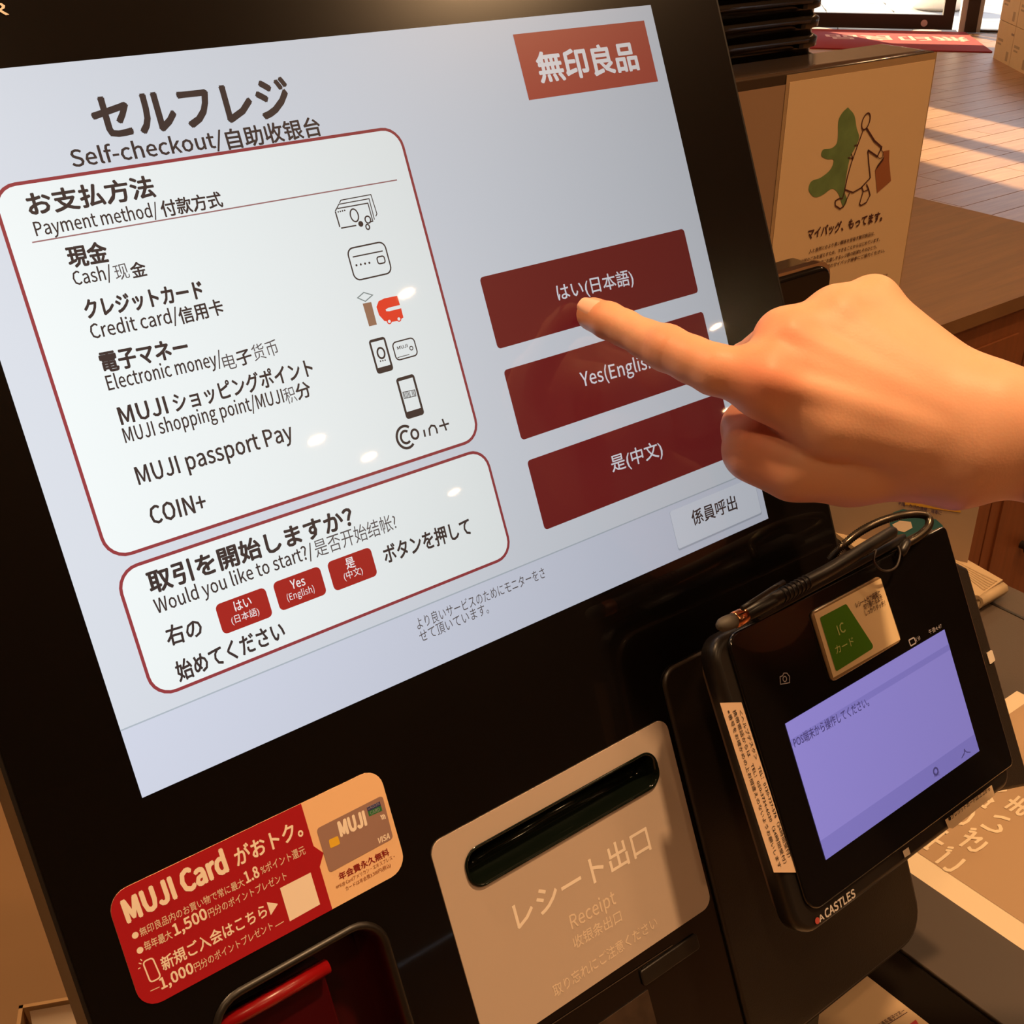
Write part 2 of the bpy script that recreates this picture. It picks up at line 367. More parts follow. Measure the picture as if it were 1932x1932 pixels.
# door leaf, posts and side window
dr = thing('door_1', None, None, DW, kind='structure')
MB().box(-1.30, .015, -.05, -.02, .125, 0).build('bottom_rail', M_['dark'], dr)
MB().box(-.105, .125, -.05, -.02, 2.2, 0).build('stile', M_['dark'], dr); MB().box(-1.30, .125, -.05, -1.215, 2.2, 0).build('stile', M_['dark'], dr)
MB().box(-1.30, 2.2, -.05, -.02, 2.28, 0).build('top_rail', M_['dark'], dr)
MB().box(-1.215, .125, -.03, -.105, 2.2, -.024).build('pane', M_['glass'], dr)
MB().box(-1.215, .40, -.024, -.105, 2.2, -.020).build('door_sun_blocker', mat('sun_blocker_cloth', (214, 206, 196), rough=.8), dr)  # unseen sheet added over the pane to keep the sun off the cartons
lk = MB(); lk.loft([[(-.245+.026*math.cos(a), .062+.026*math.sin(a), z) for a in np.linspace(0, 2*math.pi, 20, endpoint=False)] for z in (0, .006)], False, True, False); lk.build('floor_lock', M_['alu'], dr)
tr = thing('trim_1', None, None, DW, kind='structure')
MB().box(.03, 0, -.07, .075, 2.3, .0).build('silver_post', M_['alu'], tr); MB().box(.075, 0, -.09, .165, 2.3, .02).build('dark_post', M_['dark'], tr)
MB().box(.165, 0, -.07, .20, 2.3, 0).build('silver_jamb', M_['alu'], tr); MB().box(.20, 0, -.08, 1.5, .02, 0).build('sill', M_['dark'], tr)
w3 = thing('window_3', None, None, DW, kind='structure'); MB().box(.20, .02, -.04, 1.5, 2.3, -.034).build('pane', M_['glass'], w3)
# outside
og = thing('ground', None, None, DW, kind='structure')
MB().box(-16, -.08, -18, 14, -.03, -.14).build('ground_bed', M_['pavejoint'], og)
slab = None
for i in range(-6, 8):
    for j in range(12):
        if slab is None: slab = MB().bevel_prism([(-.294, -.294), (.294, -.294), (.294, .294), (-.294, .294)], -.03, 0, .004, 1).build('paving_slab', M_['pave'], og); o = slab
        else: o = slab.copy(); COL.objects.link(o); o.parent = og
        o.rotation_euler = (math.radians(-90), 0, 0); o.location = (i*.6, -.002, -.45-j*.6)
ob = MB().box(-16, 0, -18, 14, 6.5, -17.4); ob.build('wall_sky_blocker', mat('sky_blocker_grey', (120, 116, 112), rough=.8), kind='structure', fr=DW)  # unseen wall added to hide the low sky from glossy surfaces indoors
pl = thing('planter', 'pale round planter on the pavement outside the glass door', 'planter', Frame(tuple(zp(1768, 17, 0)[:2])+(0,), (1, 0, 0), (0, 1, 0)))
rp = MB(); rp.loft([[(r*math.cos(a), r*math.sin(a), z) for a in np.linspace(0, 2*math.pi, 24, endpoint=False)] for r, z in ((.20, 0), (.24, .03), (.25, .12), (.22, .2), (.2, .2), (.19, .15))], True, True); rp.build('bowl', mat('planter_white', (235, 230, 222), rough=.6), pl)
rp = MB().disc((0, 0), .19, .151); rp.build('soil', mat('soil', (70, 55, 45), rough=.9), pl)
# doormat
MF = Frame((8.369, 4.863, 0), (-.75, .66, 0), (.745, .667, 0))
def unit(v): v = np.array(v, float); return v/np.linalg.norm(v)
mdir = unit(np.array([7.554, 5.707])-np.array([8.369, 4.863])); mup = np.array([mdir[1], -mdir[0]])
if mup@np.array([1, 1]) < 0: mup = -mup
MF = Frame((8.369, 4.863, 0.0), (-mdir[0], -mdir[1], 0), (mup[0], mup[1], 0))
dm = thing('doormat', 'red entrance doormat with pale lettering lying before the glass door', 'doormat', MF)
MB().bevel_prism(arc_rr(-1.85, 0, 0, 1.05, .02), 0, .010, .003, 2).build('mat_pile', M_['matred'], dm)
mt = MB(); text(mt, '無印良品', MF, (1822, 73.5), (1556, 68.5), 15.5, .02, .0108); mt.build('lettering', M_['matwhite'], dm)
# cartons
BP = np.array([8.172, 4.734]); BE = unit(np.array([7.709, 4.209])-BP); BN = np.array([-BE[1], BE[0]])
if BN@np.array([1, 0]) < 0: BN = -BN
for nm, s0, s1, z0 in (('lower carton at the corner of the stack, nearest the doormat', 0, .362, 0), ('lower carton beside the corner one, farther from the doormat', .368, .73, 0),
                       ('upper carton at the corner of the stack, nearest the doormat', 0, .362, .256), ('upper carton beside the corner one, farther from the doormat', .368, .73, .256)):
    o3 = BP+BE*s0; bf = Frame((o3[0], o3[1], z0), (BE[0], BE[1], 0), (0, 0, 1)); w = s1-s0
    if bf.ez[0] > 0: pass
    cb = thing('carton', 'tan cardboard box, '+nm, 'box', bf, 'cardboard boxes by the entrance')
    sg = -1 if bf.ez@(np.array([CAM[0]-o3[0], CAM[1]-o3[1], 0])) > 0 else 1
    MB().box(0, 0, min(0, sg*.3), w, .253, max(0, sg*.3)).build('box_body', M_['carton'], cb)
    zz = -sg*.0006
    for x0_, y0_, x1_, y1_ in ((w*.1, .125, w*.42, .142), (w*.72, .02, w*.86, .08), (w*.1, .10, w*.34, .112)):
        MB().flat([(x0_, y0_), (x1_, y0_), (x1_, y1_), (x0_, y1_)], zz).build('printed_mark', M_['cartonprint'], cb)
    MB().box(w*.84, .19, min(0, -sg*.001), w, .203, max(0, -sg*.001)).build('tape', mat('tape', (150, 118, 84), rough=.4), cb)

# ------------------------------------------------------------------ lamps in the ceiling
for i, (x, y, w, r) in enumerate(LAMPS):
    ring = MB(); k = 20; cs = [(math.cos(2*math.pi*j/k), math.sin(2*math.pi*j/k)) for j in range(k)]
    ring.loft([[(x+a*q, y+b*q, ZC+z) for a, b in cs] for q, z in ((r, -.001), (r+.004, -.008), (r+.02, -.008), (r+.022, 0))], smooth=True); ring.build('spotlight_ring', M_['cream'], cw)
    ld = bpy.data.lights.new('lamp', 'AREA'); ld.shape = 'DISK'; ld.size = 2*r; ld.energy = w; ld.color = WARM
    lo = bpy.data.objects.new('lamp', ld); COL.objects.link(lo); lo.location = (x, y, ZC-.012)

# ------------------------------------------------------------------ kiosk
V = np.array([0, math.sin(TILT), math.cos(TILT)])
K = Frame((0, 0, ZS), (1, 0, 0), V)
CT = .80                                  # top of the counter
UL, UR, VB, VT = -.1875, .1928, -.3475, .33
kk = thing('kiosk', 'black self-checkout kiosk with a large bright touch screen', 'kiosk', K)
P = K.px
slot_q = [P(873, 1608), P(1230, 1413), P(1243, 1478), P(885, 1680)]
sx0 = (slot_q[0][0]+slot_q[3][0])/2; sx1 = (slot_q[1][0]+slot_q[2][0])/2; sy1 = (slot_q[0][1]+slot_q[1][1])/2; sy0 = (slot_q[2][1]+slot_q[3][1])/2
slot_o = arc_rr(sx0, sy0, sx1, sy1, (sy1-sy0)*.42, 8)
ca = P(400, 1932); cb_ = P(690, 1758); cr_ = P(752, 1932)
cx0, cx1, cy1 = P(415, 1890)[0]-.004, P(735, 1830)[0]+.001, P(640, 1768)[1]; cy0 = cy1-.105
cash_o = arc_rr(cx0, cy0, cx1, cy1, .010, 6)
outer = arc_rr(UL, VB, UR, VT, (.012, .016, .012, .012), 6)
MB().plate(outer, [slot_o, cash_o], -.004, 0).build('front_glass', M_['glassblack'], kk)
fo = arc_rr(UL-.0016, VB-.0016, UR+.0016, VT+.0016, .016, 6)
MB().plate(fo, [arc_rr(UL+.002, VB+.002, UR-.002, VT-.002, .012, 6)], -.022, -.0006).build('front_frame', M_['frameblack'], kk)
MB().prism(arc_rr(UL+.001, VB+.002, UR-.004, VT-.004, .014, 6), -.040, -.030).plate(arc_rr(UL+.001, VB+.002, UR-.004, VT-.004, .014, 6), [slot_o, cash_o], -.030, -.0221).build('back_housing', M_['edgegrey'], kk)
# stand behind, down to the counter (world-aligned), expressed in the kiosk frame
Kinv = K.mat().inverted()
def worldmb(mb): mb.v = [tuple(Kinv @ Vector(v)) for v in mb.v]; return mb
sb = MB(); prof = [(-.12, CT+.0008), (-.02, CT+.0008), (.19, ZS-.02), (.11, ZS+.05), (.055, ZS-.03), (-.115, CT+.10)]
sb.add([(x, y, z) for x in (-.15, .15) for y, z in prof], [tuple(range(6)), tuple(reversed(range(6, 12)))]+[(i, 6+i, 6+(i+1) % 6, (i+1) % 6) for i in range(6)])
worldmb(sb).build('pedestal', M_['matteblack'], kk)

# ---- display and what it shows
sc = MB().flat([(-.152, -.1158), (.152, -.1158), (.152, .1158), (-.152, .1158)], .0002).build('display', S_['bg'], kk)
def child(mb, name, m, label=None): return mb.build(name, m, sc, label)
vf = P(228, 1378)[1]
child(MB().flat([(-.152, -.1158), (.152, -.1158), (.152, vf), (-.152, vf)], .00025), 'footer_band', S_['foot'])
child(MB().stroke([(-.152, vf), (.152, vf)], .0005, .0003), 'footer_line', S_['line'])
def quadbox(pxs, r, z, name, m):
    q = [P(*a) for a in pxs]; x0 = (q[0][0]+q[3][0])/2; x1 = (q[1][0]+q[2][0])/2; y1 = (q[0][1]+q[1][1])/2; y0 = (q[2][1]+q[3][1])/2
    return (x0, y0, x1, y1, r)
b1 = quadbox([(-19, 354), (748, 241), (907, 827), (204, 1057)], .0075, 0, '', None)
b2 = quadbox([(214, 1080), (912, 846), (966, 1045), (294, 1320)], .0075, 0, '', None)
for b in (b1, b2):
    child(MB().flat(arc_rr(*b), .00032), 'info_box', S_['box']); child(MB().stroke(arc_rr(*b), .0011, .00045, True), 'box_outline', S_['red'])
child(MB().stroke([P(60, 458), P(748, 340)], .00045, .00045), 'divider_line', S_['rule'])
blk = MB(); thin = MB(); Z = .0005; B1 = .033; B2 = .022
for s, L, R, em, bo in (
    ('セルフレジ', (183, 260), (555, 214), 96, B1), ('Self-checkout/', (137, 316), (423, 277), 44, .018), ('自助收银台', (430, 280), (607, 253), 42, B2),
    ('お支払方法', (55, 405), (294, 368), 48, B1), ('Payment method/', (68, 446), (300, 408), 37, .010), ('付款方式', (306, 408), (421, 388), 34, B2),
    ('現金', (130, 503), (206, 491), 44, B1), ('Cash/', (140, 539), (213, 526), 36, .010), ('金', (249, 524), (278, 518), 32, B2),
    ('クレジットカード', (162, 600), (385, 560), 41, B1), ('Credit card/', (173, 640), (338, 607), 38, .010), ('信用卡', (340, 610), (423, 590), 34, B2),
    ('電子マネー', (192, 701), (357, 668), 43, B1), ('Electronic money/', (204, 737), (420, 688), 38, .010), ('子', (449, 690), (477, 681), 32, B2),
    ('MUJI', (228, 802), (318, 779), 45, .02), ('ショッピングポイント', (330, 776), (592, 706), 40, B2), ('MUJI shopping point/MUJI', (236, 836), (536, 759), 38, .010), ('分', (561, 753), (588, 744), 33, B2),
    ('MUJI passport Pay', (261, 915), (554, 828), 46, .014), ('COIN+', (286, 990), (391, 961), 46, .018),
    ('取引を開始しますか？', (283, 1118), (668, 988), 46, B1), ('Would you like to start?/', (295, 1158), (592, 1050), 37, .009),
    ('右の', (316, 1217), (383, 1196), 41, B2), ('始めてください', (337, 1284), (539, 1201), 42, B2), ('ボタンを押して', (726, 1062), (889, 1005), 38, B2),
    ('係員呼出', (1306, 990), (1390, 958), 31, .014)):
    blk = MB(); text(blk, s, K, L, R, em, bo, Z); child(blk, 'lettering', S_['ink'])
for s, L, R, em in (('现', (219, 528), (245, 522), 34), ('电', (423, 698), (447, 692), 34), ('货币', (479, 680), (526, 666), 34), ('积', (540, 761), (560, 754), 34), ('是否开始结帐?', (596, 1050), (749, 995), 36),
                    ('より良いサービスのためにモニターをさ', (787, 1187), (1028, 1088), 25), ('せて頂いています。', (793, 1211), (922, 1155), 25)):
    thin = MB(); text(thin, s, K, L, R, em, 0, Z); child(thin, 'fine_lettering', S_['inkthin'])

# shop logo
lg = quadbox([(967, 66), (1214, 39), (1240, 153), (997, 191)], 0, 0, '', None)
child(MB().flat([(lg[0], lg[1]), (lg[2], lg[1]), (lg[2], lg[3]), (lg[0], lg[3])], .0004), 'shop_logo', S_['logo'])
t = MB(); text(t, '無印良品', K, (1018, 152), (1205, 127), 62, .032, Z); child(t, 'logo_lettering', S_['white'])
# big buttons
q1 = quadbox([(904, 524), (1291, 431), (1314, 552), (938, 660)], 0, 0, '', None)
tops = (q1[3], P(949, 699)[1], P(995, 869)[1]); bots = (q1[1], P(983, 831)[1], P(1028, 1000)[1])
for i in range(3):
    child(MB().flat(arc_rr(q1[0], bots[i], q1[2], tops[i], .0016, 4), .0004), 'touch_button', S_['btn'])
t = MB()
for s, L, R, em in (('はい(日本語)', (1052, 566), (1195, 534), 34), ('Yes(English)', (1097, 730), (1243, 690), 36), ('是(中文)', (1154, 889), (1250, 857), 34)): t = MB(); text(t, s, K, L, R, em, .010, Z); child(t, 'button_lettering', S_['btntext'])
for qd, a, La, Ra, b, Lb, Rb in ((((404, 1144), (499, 1105), (514, 1164), (421, 1196)), 'はい', (443, 1153), (475, 1141), '(日本語)', (437, 1177), (489, 1158)),
                                 (((513, 1099), (602, 1068), (616, 1121), (528, 1153)), 'Yes', (549, 1112), (576, 1103), '(English)', (542, 1134), (593, 1116)),
                                 (((614, 1060), (698, 1033), (712, 1087), (631, 1114)), '是', (653, 1073), (670, 1067), '(中文)', (649, 1094), (684, 1081))):
    q = quadbox(qd, 0, 0, '', None); child(MB().flat(arc_rr(*q[:4], .0018, 4), .0004), 'small_button', S_['btn2'])
    words(((a, La, Ra, 23, .012), (b, Lb, Rb, 17)), K, S_['white'], sc, Z, 'small_button_lettering')
qc = quadbox([(1262, 965), (1422, 900), (1434, 968), (1279, 1036)], 0, 0, '', None)
child(MB().flat(arc_rr(qc[0]-.0002, qc[1]-.0008, qc[2]+.0002, qc[3], .001, 3), .00036), 'call_button_edge', S_['callshade']); child(MB().flat(arc_rr(*qc[:4], .001, 3), .0004), 'call_button', S_['call'])
# pictograms
ic = MB()
def z3(x, y): return P(550+.31056*x, 300+.31056*y)
def st(pts, w, closed=False, mb=None): (mb or ic).stroke([z3(*p) for p in pts], w*.31056/6000, .0005, closed)
def ell(c, rx, ry, w, mb=None, n=20, a0=0, a1=360):
    c_ = z3(*c); sx = .31056/5400
    pts = [(c_[0]+rx*sx*math.cos(math.radians(a)), c_[1]+ry*sx*math.sin(math.radians(a))) for a in np.linspace(a0, a1, n, endpoint=(a1-a0 < 360))]
    (mb or ic).stroke(pts, w*sx, .0005, a1-a0 >= 360)
st([(275, 303), (460, 270), (490, 380), (470, 385)], 8); st([(262, 320), (290, 415)], 10); st([(297, 422), (390, 405)], 9)
st([(272, 300), (283, 277), (467, 243), (500, 370)], 7); st([(287, 270), (296, 252), (478, 218), (515, 335), (508, 350)], 7); st([(262, 318), (272, 300)], 8)
ell((378, 344), 28, 40, 9); ell((460, 370), 20, 22, 9); ell((459, 414), 13, 16, 9)
c_ = z3(417, 396); ic.disc(c_, .00105, .0005)
for k in range(4): ic.disc(z3(280+k*13, 323-k*3), .0003, .0005)
child(ic, 'pictogram', S_['ink']); ic = MB()
q = quadbox([(550+.31056*332, 300+.31056*548), (550+.31056*560, 300+.31056*502), (550+.31056*606, 300+.31056*692), (550+.31056*382, 300+.31056*742)], 0, 0, '', None)
ic.stroke(arc_rr(*q[:4], .0025), .00055, .0005, True)
st([(368, 597), (550, 560)], 9)
for k in range(4): ic.disc(z3(391+k*26, 647-k*5), .00042, .0005)
q = quadbox([(550+.31056*512, 300+.31056*598), (550+.31056*556, 300+.31056*590), (550+.31056*568, 300+.31056*630), (550+.31056*524, 300+.31056*640)], 0, 0, '', None); ic.stroke(arc_rr(*q[:4], .0008), .0005, .0005, True)
def phone(tl, tr_, br, bl, circ):
    q = quadbox([(550+.31056*a, 300+.31056*b) for a, b in (tl, tr_, br, bl)], 0, 0, '', None)
    x0, y0, x1, y1 = q[:4]; w = (x1-x0)*.11; h = y1-y0
    ic.plate(arc_rr(x0, y0, x1, y1, .0012), [[(x0+w, y0+h*.17), (x1-w, y0+h*.17), (x1-w, y1-h*.08), (x0+w, y1-h*.08)]], .00048, .0005)
    return x0, y0, x1, y1
child(ic, 'pictogram', S_['ink']); ic = MB(); phone((465, 1100), (565, 1080), (616, 1285), (515, 1308), 1)
ell((540, 1180), 26, 34, 12)
for k in range(3): ic.disc(z3(537+k*14, 1229-k*3), .0003, .0005)
child(ic, 'pictogram', S_['ink']); ic = MB(); a = phone((632, 1330), (742, 1308), (803, 1555), (690, 1582), 0)
st([(672, 1418), (745, 1403), (752, 1440), (681, 1456)], 5, True)
for k in range(9): st([(679+k*8, 1420-k*1.7), (687+k*8, 1452-k*1.7)], 5 if k != 5 else 1)
child(ic, 'pictogram', S_['ink']); ic = MB()
q = quadbox([(550+.31056*605, 300+.31056*1118), (550+.31056*735, 300+.31056*1086), (550+.31056*766, 300+.31056*1190), (550+.31056*636, 300+.31056*1226)], 0, 0, '', None); ic.stroke(arc_rr(*q[:4], .0016), .0005, .0005, True)
st([(640, 1208), (712, 1188)], 5); ell((724, 1150), 12, 12, 6)
text(ic, 'MUJI', K, (550+.31056*640, 300+.31056*1160), (550+.31056*703, 300+.31056*1143), 8, .03, Z)
child(ic, 'pictogram', S_['ink']); ic = MB()
ell((690, 1690), 66, 72, 17, a0=50, a1=310, n=26); ell((690, 1690), 36, 40, 16, a0=50, a1=310, n=20)
ell((745, 1672), 26, 30, 15); st([(800, 1645), (808, 1688)], 15); st([(838, 1682), (832, 1640), (845, 1620), (865, 1622), (876, 1640), (882, 1668)], 14)
st([(912, 1580), (937, 1650)], 14); st([(893, 1625), (952, 1607)], 14)
child(ic, 'pictogram', S_['ink'])
g = MB(); st([(398, 845), (435, 812), (488, 828), (445, 866)], 8, True, g); child(g, 'card_pictogram', S_['grey'])
child(MB().flat([z3(428, 880), z3(480, 870), (z3(515, 1007)), z3(468, 1018)], .0005), 'brown_bar_pictogram', S_['icbrown'])
cc = [z3(*p) for p in ((638, 832), (655, 888), (585, 905), (568, 915), (572, 926), (590, 926), (662, 908), (676, 965), (640, 985), (600, 992), (560, 985), (528, 950), (512, 900), (525, 865), (560, 848))]
rd = MB(); rd.flat(cc, .0005)
for c in ((590, 988), (648, 973)): rd.disc(z3(*c), .00105, .0005)
child(rd, 'red_pictogram', S_['icred']); g = MB()
for c in ((590, 988), (648, 973)): g.disc(z3(*c), .0006, .00055)
child(g, 'wheel_pictogram', S_['box'])
# brand letter at the top edge
t = MB(); text(t, 'R', K, (-14, 33), (17, 28), 34, .01, .0003); t.build('brand_letter', M_['cream'], kk)

# ---- receipt outlet
lx0, lx1, ly1 = P(826, 1660)[0], P(1290, 1500)[0], (P(834, 1582)[1]+P(1236, 1360)[1])/2; ly0 = (P(999, 1932)[1]+P(1320, 1727)[1])/2
rl = MB().plate(arc_rr(lx0, ly0, lx1, ly1, .0055, 6), [slot_o], .0001, .0006).build('receipt_label', M_['label'], kk)
t = MB(); text(t, 'レシート出口', K, (975, 1752), (1227, 1598), 58, .014, .00064); t.build('label_lettering', M_['cream'], rl)
words((('Receipt', (1077, 1753), (1161, 1703), 35, .01), ('收银条出口', (1082, 1789), (1172, 1735), 25, .01), ('取り忘れにご注意ください', (1045, 1880), (1239, 1746), 25, .008)), K, M_['creamlow'], rl, .00064, 'label_fine_lettering')
sl = MB(); h = (sy1-sy0); rings = []
for ins, z in ((-.0006, .0012), (-.0002, .0018), (.0008, .0010), (.0016, -.003), (.0034, -.007), (.0042, -.0085)):
    rings.append([(x, y, z) for x, y in arc_rr(sx0+ins, sy0+ins, sx1-ins, sy1-ins, max(.001, h*.42-ins), 8)])
sl.loft(rings, False, True); sl.build('receipt_slot', M_['slot'], kk)
MB().tube([(sx0+.006, (sy0+sy1)/2+.001, -.006), (0, (sy0+sy1)/2+.0018, -.0052), (sx1-.006, (sy0+sy1)/2+.001, -.006)], .0016).build('slot_roller', M_['slot'], kk)
# ---- groove, small button and film window below
MB().stroke([P(960, 1985), P(1268, 1783)], .0004, .0003).build('groove', M_['darkgrey'], kk)
b = quadbox([(1205, 1830), (1310, 1762), (1320, 1788), (1212, 1860)], 0, 0, '', None)
MB().bevel_prism(arc_rr(*b[:4], .0015), 0, .0012, .0005, 2).build('small_hatch', M_['frameblack'], kk)
w0 = P(1221, 1867); MB().plate([(w0[0]-.05, w0[1]-.03), (w0[0], w0[1]-.03), (w0[0], w0[1]), (w0[0]-.05, w0[1])], [], .0001, .0006).build('film_window', M_['grime'], kk)
# ---- cash recess with a red lid
cr = MB(); rings = []
for ins, z in ((-.0012, .0004), (-.0006, .0014), (.0006, .0008), (.0016, -.004), (.0028, -.02)):
    rings.append([(x, y, z) for x, y in arc_rr(cx0+ins, cy0+ins, cx1-ins, cy1-ins, .011-ins, 6)])
cr.loft(rings, False, True); ch = cr.build('cash_recess', M_['redpit'], kk)
rm = MB(); rm.loft([[(x, y, z) for x, y in arc_rr(cx0+i_, cy0+i_, cx1-i_, cy1-i_, .011-i_, 6)] for i_, z in ((-.0022, .0003), (-.0017, .0012), (-.0008, .0016), (.0002, .0014), (.0007, .0006))]); rm.build('recess_rim', M_['frameblack'], kk)
a = P(395, 1948, -.004); b = P(618, 1822, -.004)
MB().tube([(a[0], a[1], -.004), ((a[0]+b[0])/2, (a[1]+b[1])/2, -.0035), (b[0], b[1], -.004)], .0027, 12).build('red_lid_edge', M_['redglow'], ch)
MB().bevel_prism([(a[0], a[1]-.07), (b[0], b[1]-.07), (b[0]+.0, b[1]), (a[0], a[1])], -.016, -.009, .001, 2).build('red_lid', mat('translucent_red', (60, 5, 8), rough=.2), ch)
# ---- mount plate on the right-hand part of the fascia
mp_ = MB().bevel_prism(arc_rr(P(1257, 1330)[0], VB+.001, UR-.001, P(1280, 1249)[1], (.002, .015, .008, .008), 6), .0002, .0022, .0012, 3).build('mounting_plate', M_['matteblack'], kk)

# ---- loyalty card sticker
SK = Frame(K.P(*P(460, 1690)), K.ex, K.ey)
s4 = [SK.px(*a) for a in ((202, 1692), (714, 1444), (766, 1641), (265, 1909))]
dx = (s4[1]-s4[0]+s4[2]-s4[3]); dx /= np.linalg.norm(dx)
SK = Frame(K.P(*P(460, 1690)), dx[0]*K.ex+dx[1]*K.ey, K.ey)
s4 = [SK.px(*a) for a in ((202, 1692), (714, 1444), (766, 1641), (265, 1909))]
X0 = (s4[0][0]+s4[3][0])/2; X1 = (s4[1][0]+s4[2][0])/2; Y1 = (s4[0][1]+s4[1][1])/2; Y0 = (s4[2][1]+s4[3][1])/2
stk = thing('sticker', 'red and cream rounded card advertisement sticker below the large screen', 'sticker', SK)
full = arc_rr(X0, Y0, X1, Y1, .007, 6)
MB().prism(full, .00005, .0003).build('cream_half', M_['stick'], stk)
def z7(x, y): return SK.px(180+.3209*x, 1420+.3209*y)
bx = (z7(1212, 290)[0]+z7(1385, 930)[0])/2; nt_ = z7(1322, 597)
redp = [(x, y) for x, y in full if x < X0+.02]
redp = sorted(redp, key=lambda p: 0) ; lefts = arc_rr(X0, Y0, bx, Y1, (.007, 0.00001, .00001, .007), 6)
lefts = lefts[:14]+[(bx, nt_[1]-.004), (bx+.0028, nt_[1]), (bx, nt_[1]+.004)]+lefts[14:]
MB().plate(lefts, [], .0003, .0004).build('red_half', M_['red'], stk)
t = MB(); t2 = MB(); zt = .00043
words((('MUJI Card', (239, 1741), (432, 1641), 56, .045), ('がおトク。', (446, 1633), (572, 1573), 38, .022), ('1.8', (464, 1666), (490, 1652), 28, .03), ('1,500', (329, 1765), (392, 1731), 28, .03), ('新規ご入会はこちら▶', (307, 1830), (526, 1714), 28, .018), ('1,000', (304, 1866), (366, 1833), 27, .03)), SK, M_['cream'], stk, zt, 'sticker_lettering')
words((('無印良品内のお買い物で常に最大', (265, 1766), (461, 1669), 18, .006), ('%ポイント還元', (493, 1649), (576, 1609), 19, .006), ('毎年最大', (273, 1793), (325, 1768), 19, .01), ('円分のポイントプレゼント', (394, 1730), (541, 1657), 18, .006), ('円分のポイントプレゼント', (368, 1832), (515, 1751), 18, .006)), SK, M_['creamlow'], stk, zt, 'sticker_fine_lettering')
t2.stroke([z7(320, 1400), z7(375, 1375)], .0003, zt); t2.build('sticker_dash', M_['creamlow'], stk); t2 = MB(); t2.stroke([z7(1055, 1020), z7(1105, 990)], .0003, zt)
for c in ((232, 1072), (260, 1160)): t.disc(z7(*c), .0011, zt)
q = [z7(*p) for p in ((275, 1230), (333, 1203), (383, 1318), (322, 1350))]; t.stroke(round_poly(q, .0012), .0005, zt, True)
t.stroke([z7(248, 1270), z7(262, 1262)], .0003, zt); t.stroke([z7(252, 1235), z7(268, 1240)], .0003, zt); t.stroke([z7(262, 1212), z7(272, 1222)], .0003, zt)
t.build('sticker_marks', M_['cream'], stk); t2.build('sticker_dash', M_['creamlow'], stk)
MB().flat([z7(1082, 795), z7(1262, 703), z7(1318, 890), z7(1140, 990)], .00045).build('blank_square', M_['cream'], stk)
cq = [z7(*p) for p in ((1296, 447), (1684, 250), (1748, 502), (1373, 706))]
cd_ = MB().flat(round_poly(cq, .0015), .00042).build('printed_card', M_['cardgrey'], stk)
t = MB(); text(t, 'MUJI', SK, (641, 1578), (692, 1555), 36, .05, zt); text(t, 'VISA', SK, (712, 1592), (735, 1581), 14, .03, zt, shear=.2)
for k in range(3): t.stroke([z7(1672+k*9, 368-k*3), z7(1680+k*9, 375-k*2), z7(1684+k*9, 392-k*2)], .0004, zt)
t.build('card_lettering', M_['cream'], cd_)
MB().flat(round_poly([z7(1368, 512), z7(1422, 487), z7(1436, 535), z7(1378, 562)], .0006), .00046).build('card_chip', M_['gold'], cd_)
MB().flat([z7(1592, 322), z7(1668, 285), z7(1675, 310), z7(1598, 345)], .00046).build('card_badge_top', M_['navy'], cd_)
MB().flat([z7(1598, 345), z7(1675, 310), z7(1684, 340), z7(1606, 374)], .00046).build('card_badge_bottom', M_['lgreen'], cd_)
t = MB(); text(t, 'SAISON', SK, (693, 1528), (715, 1518), 8, .02, zt); text(t, 'CARD', SK, (698, 1537), (716, 1529), 9, .02, zt); t.build('badge_lettering', mat('badge_text', (150, 150, 160)), cd_)
t = MB(); text(t, '年会費永久無料', SK, (640, 1660), (734, 1611), 15, .02, zt); t.build('red_lettering', M_['darkred'], stk)
t = MB(); text(t, '※MUJI Cardアメリカン・エキスプレス・', SK, (634, 1677), (744, 1618), 9, 0, zt); text(t, 'カードは年会費3,300円(税込)', SK, (652, 1680), (737, 1634), 9, 0, zt); t.build('brown_lettering', mat('brown_print', (150, 90, 50)), stk)

# ------------------------------------------------------------------ card terminal
ax, ay, az = math.radians(-5.45), math.radians(1.39), math.radians(-.64)
Rm = np.array((Matrix.Rotation(az, 3, 'Z')@Matrix.Rotation(ay, 3, 'Y')@Matrix.Rotation(ax, 3, 'X')))
Bk = np.array([K.ex, K.ey, K.ez]).T
Tm = Bk@Rm
o = P(1660, 1400, .043); T = Frame(K.P(o[0], o[1], .043), Tm[:, 0], Tm[:, 1])
te = thing('payment_terminal', 'black card payment terminal with a lilac screen fixed to the kiosk', 'payment terminal', T)
Q = T.px
def mid(i, *a): return sum(Q(*p)[i] for p in a)/len(a)
blk_l = sum(Q(*p, -.011)[0] for p in ((1318, 1230), (1420, 1600), (1490, 1748)))/3; bl_ = sum(Q(*p, -.004)[0] for p in ((1331, 1230), (1433, 1595), (1500, 1740)))/3; br_ = mid(0, (1786, 1010), (1909, 1440)); bt = mid(1, (1345, 1193), (1783, 1003)); bb = mid(1, (1530, 1768), (1700, 1640))
gx0 = mid(0, (1393, 1300), (1500, 1660), (1530, 1715)); gy0 = mid(1, (1533, 1722), (1740, 1565), (1908, 1445))
MB().bevel_prism(arc_rr(bl_, bb, br_-.002, bt, (.012, .008, .006, .010), 8), -.009, -.0005, .003, 4).build('housing', M_['frameblack'], te)
MB().bevel_prism(arc_rr(blk_l, bb+.004, br_-.006, bt-.004, .012, 8), -.013, -.007, .002, 2).build('back_cover', mat('back_cover_brown', (96, 76, 60), rough=.35), te)
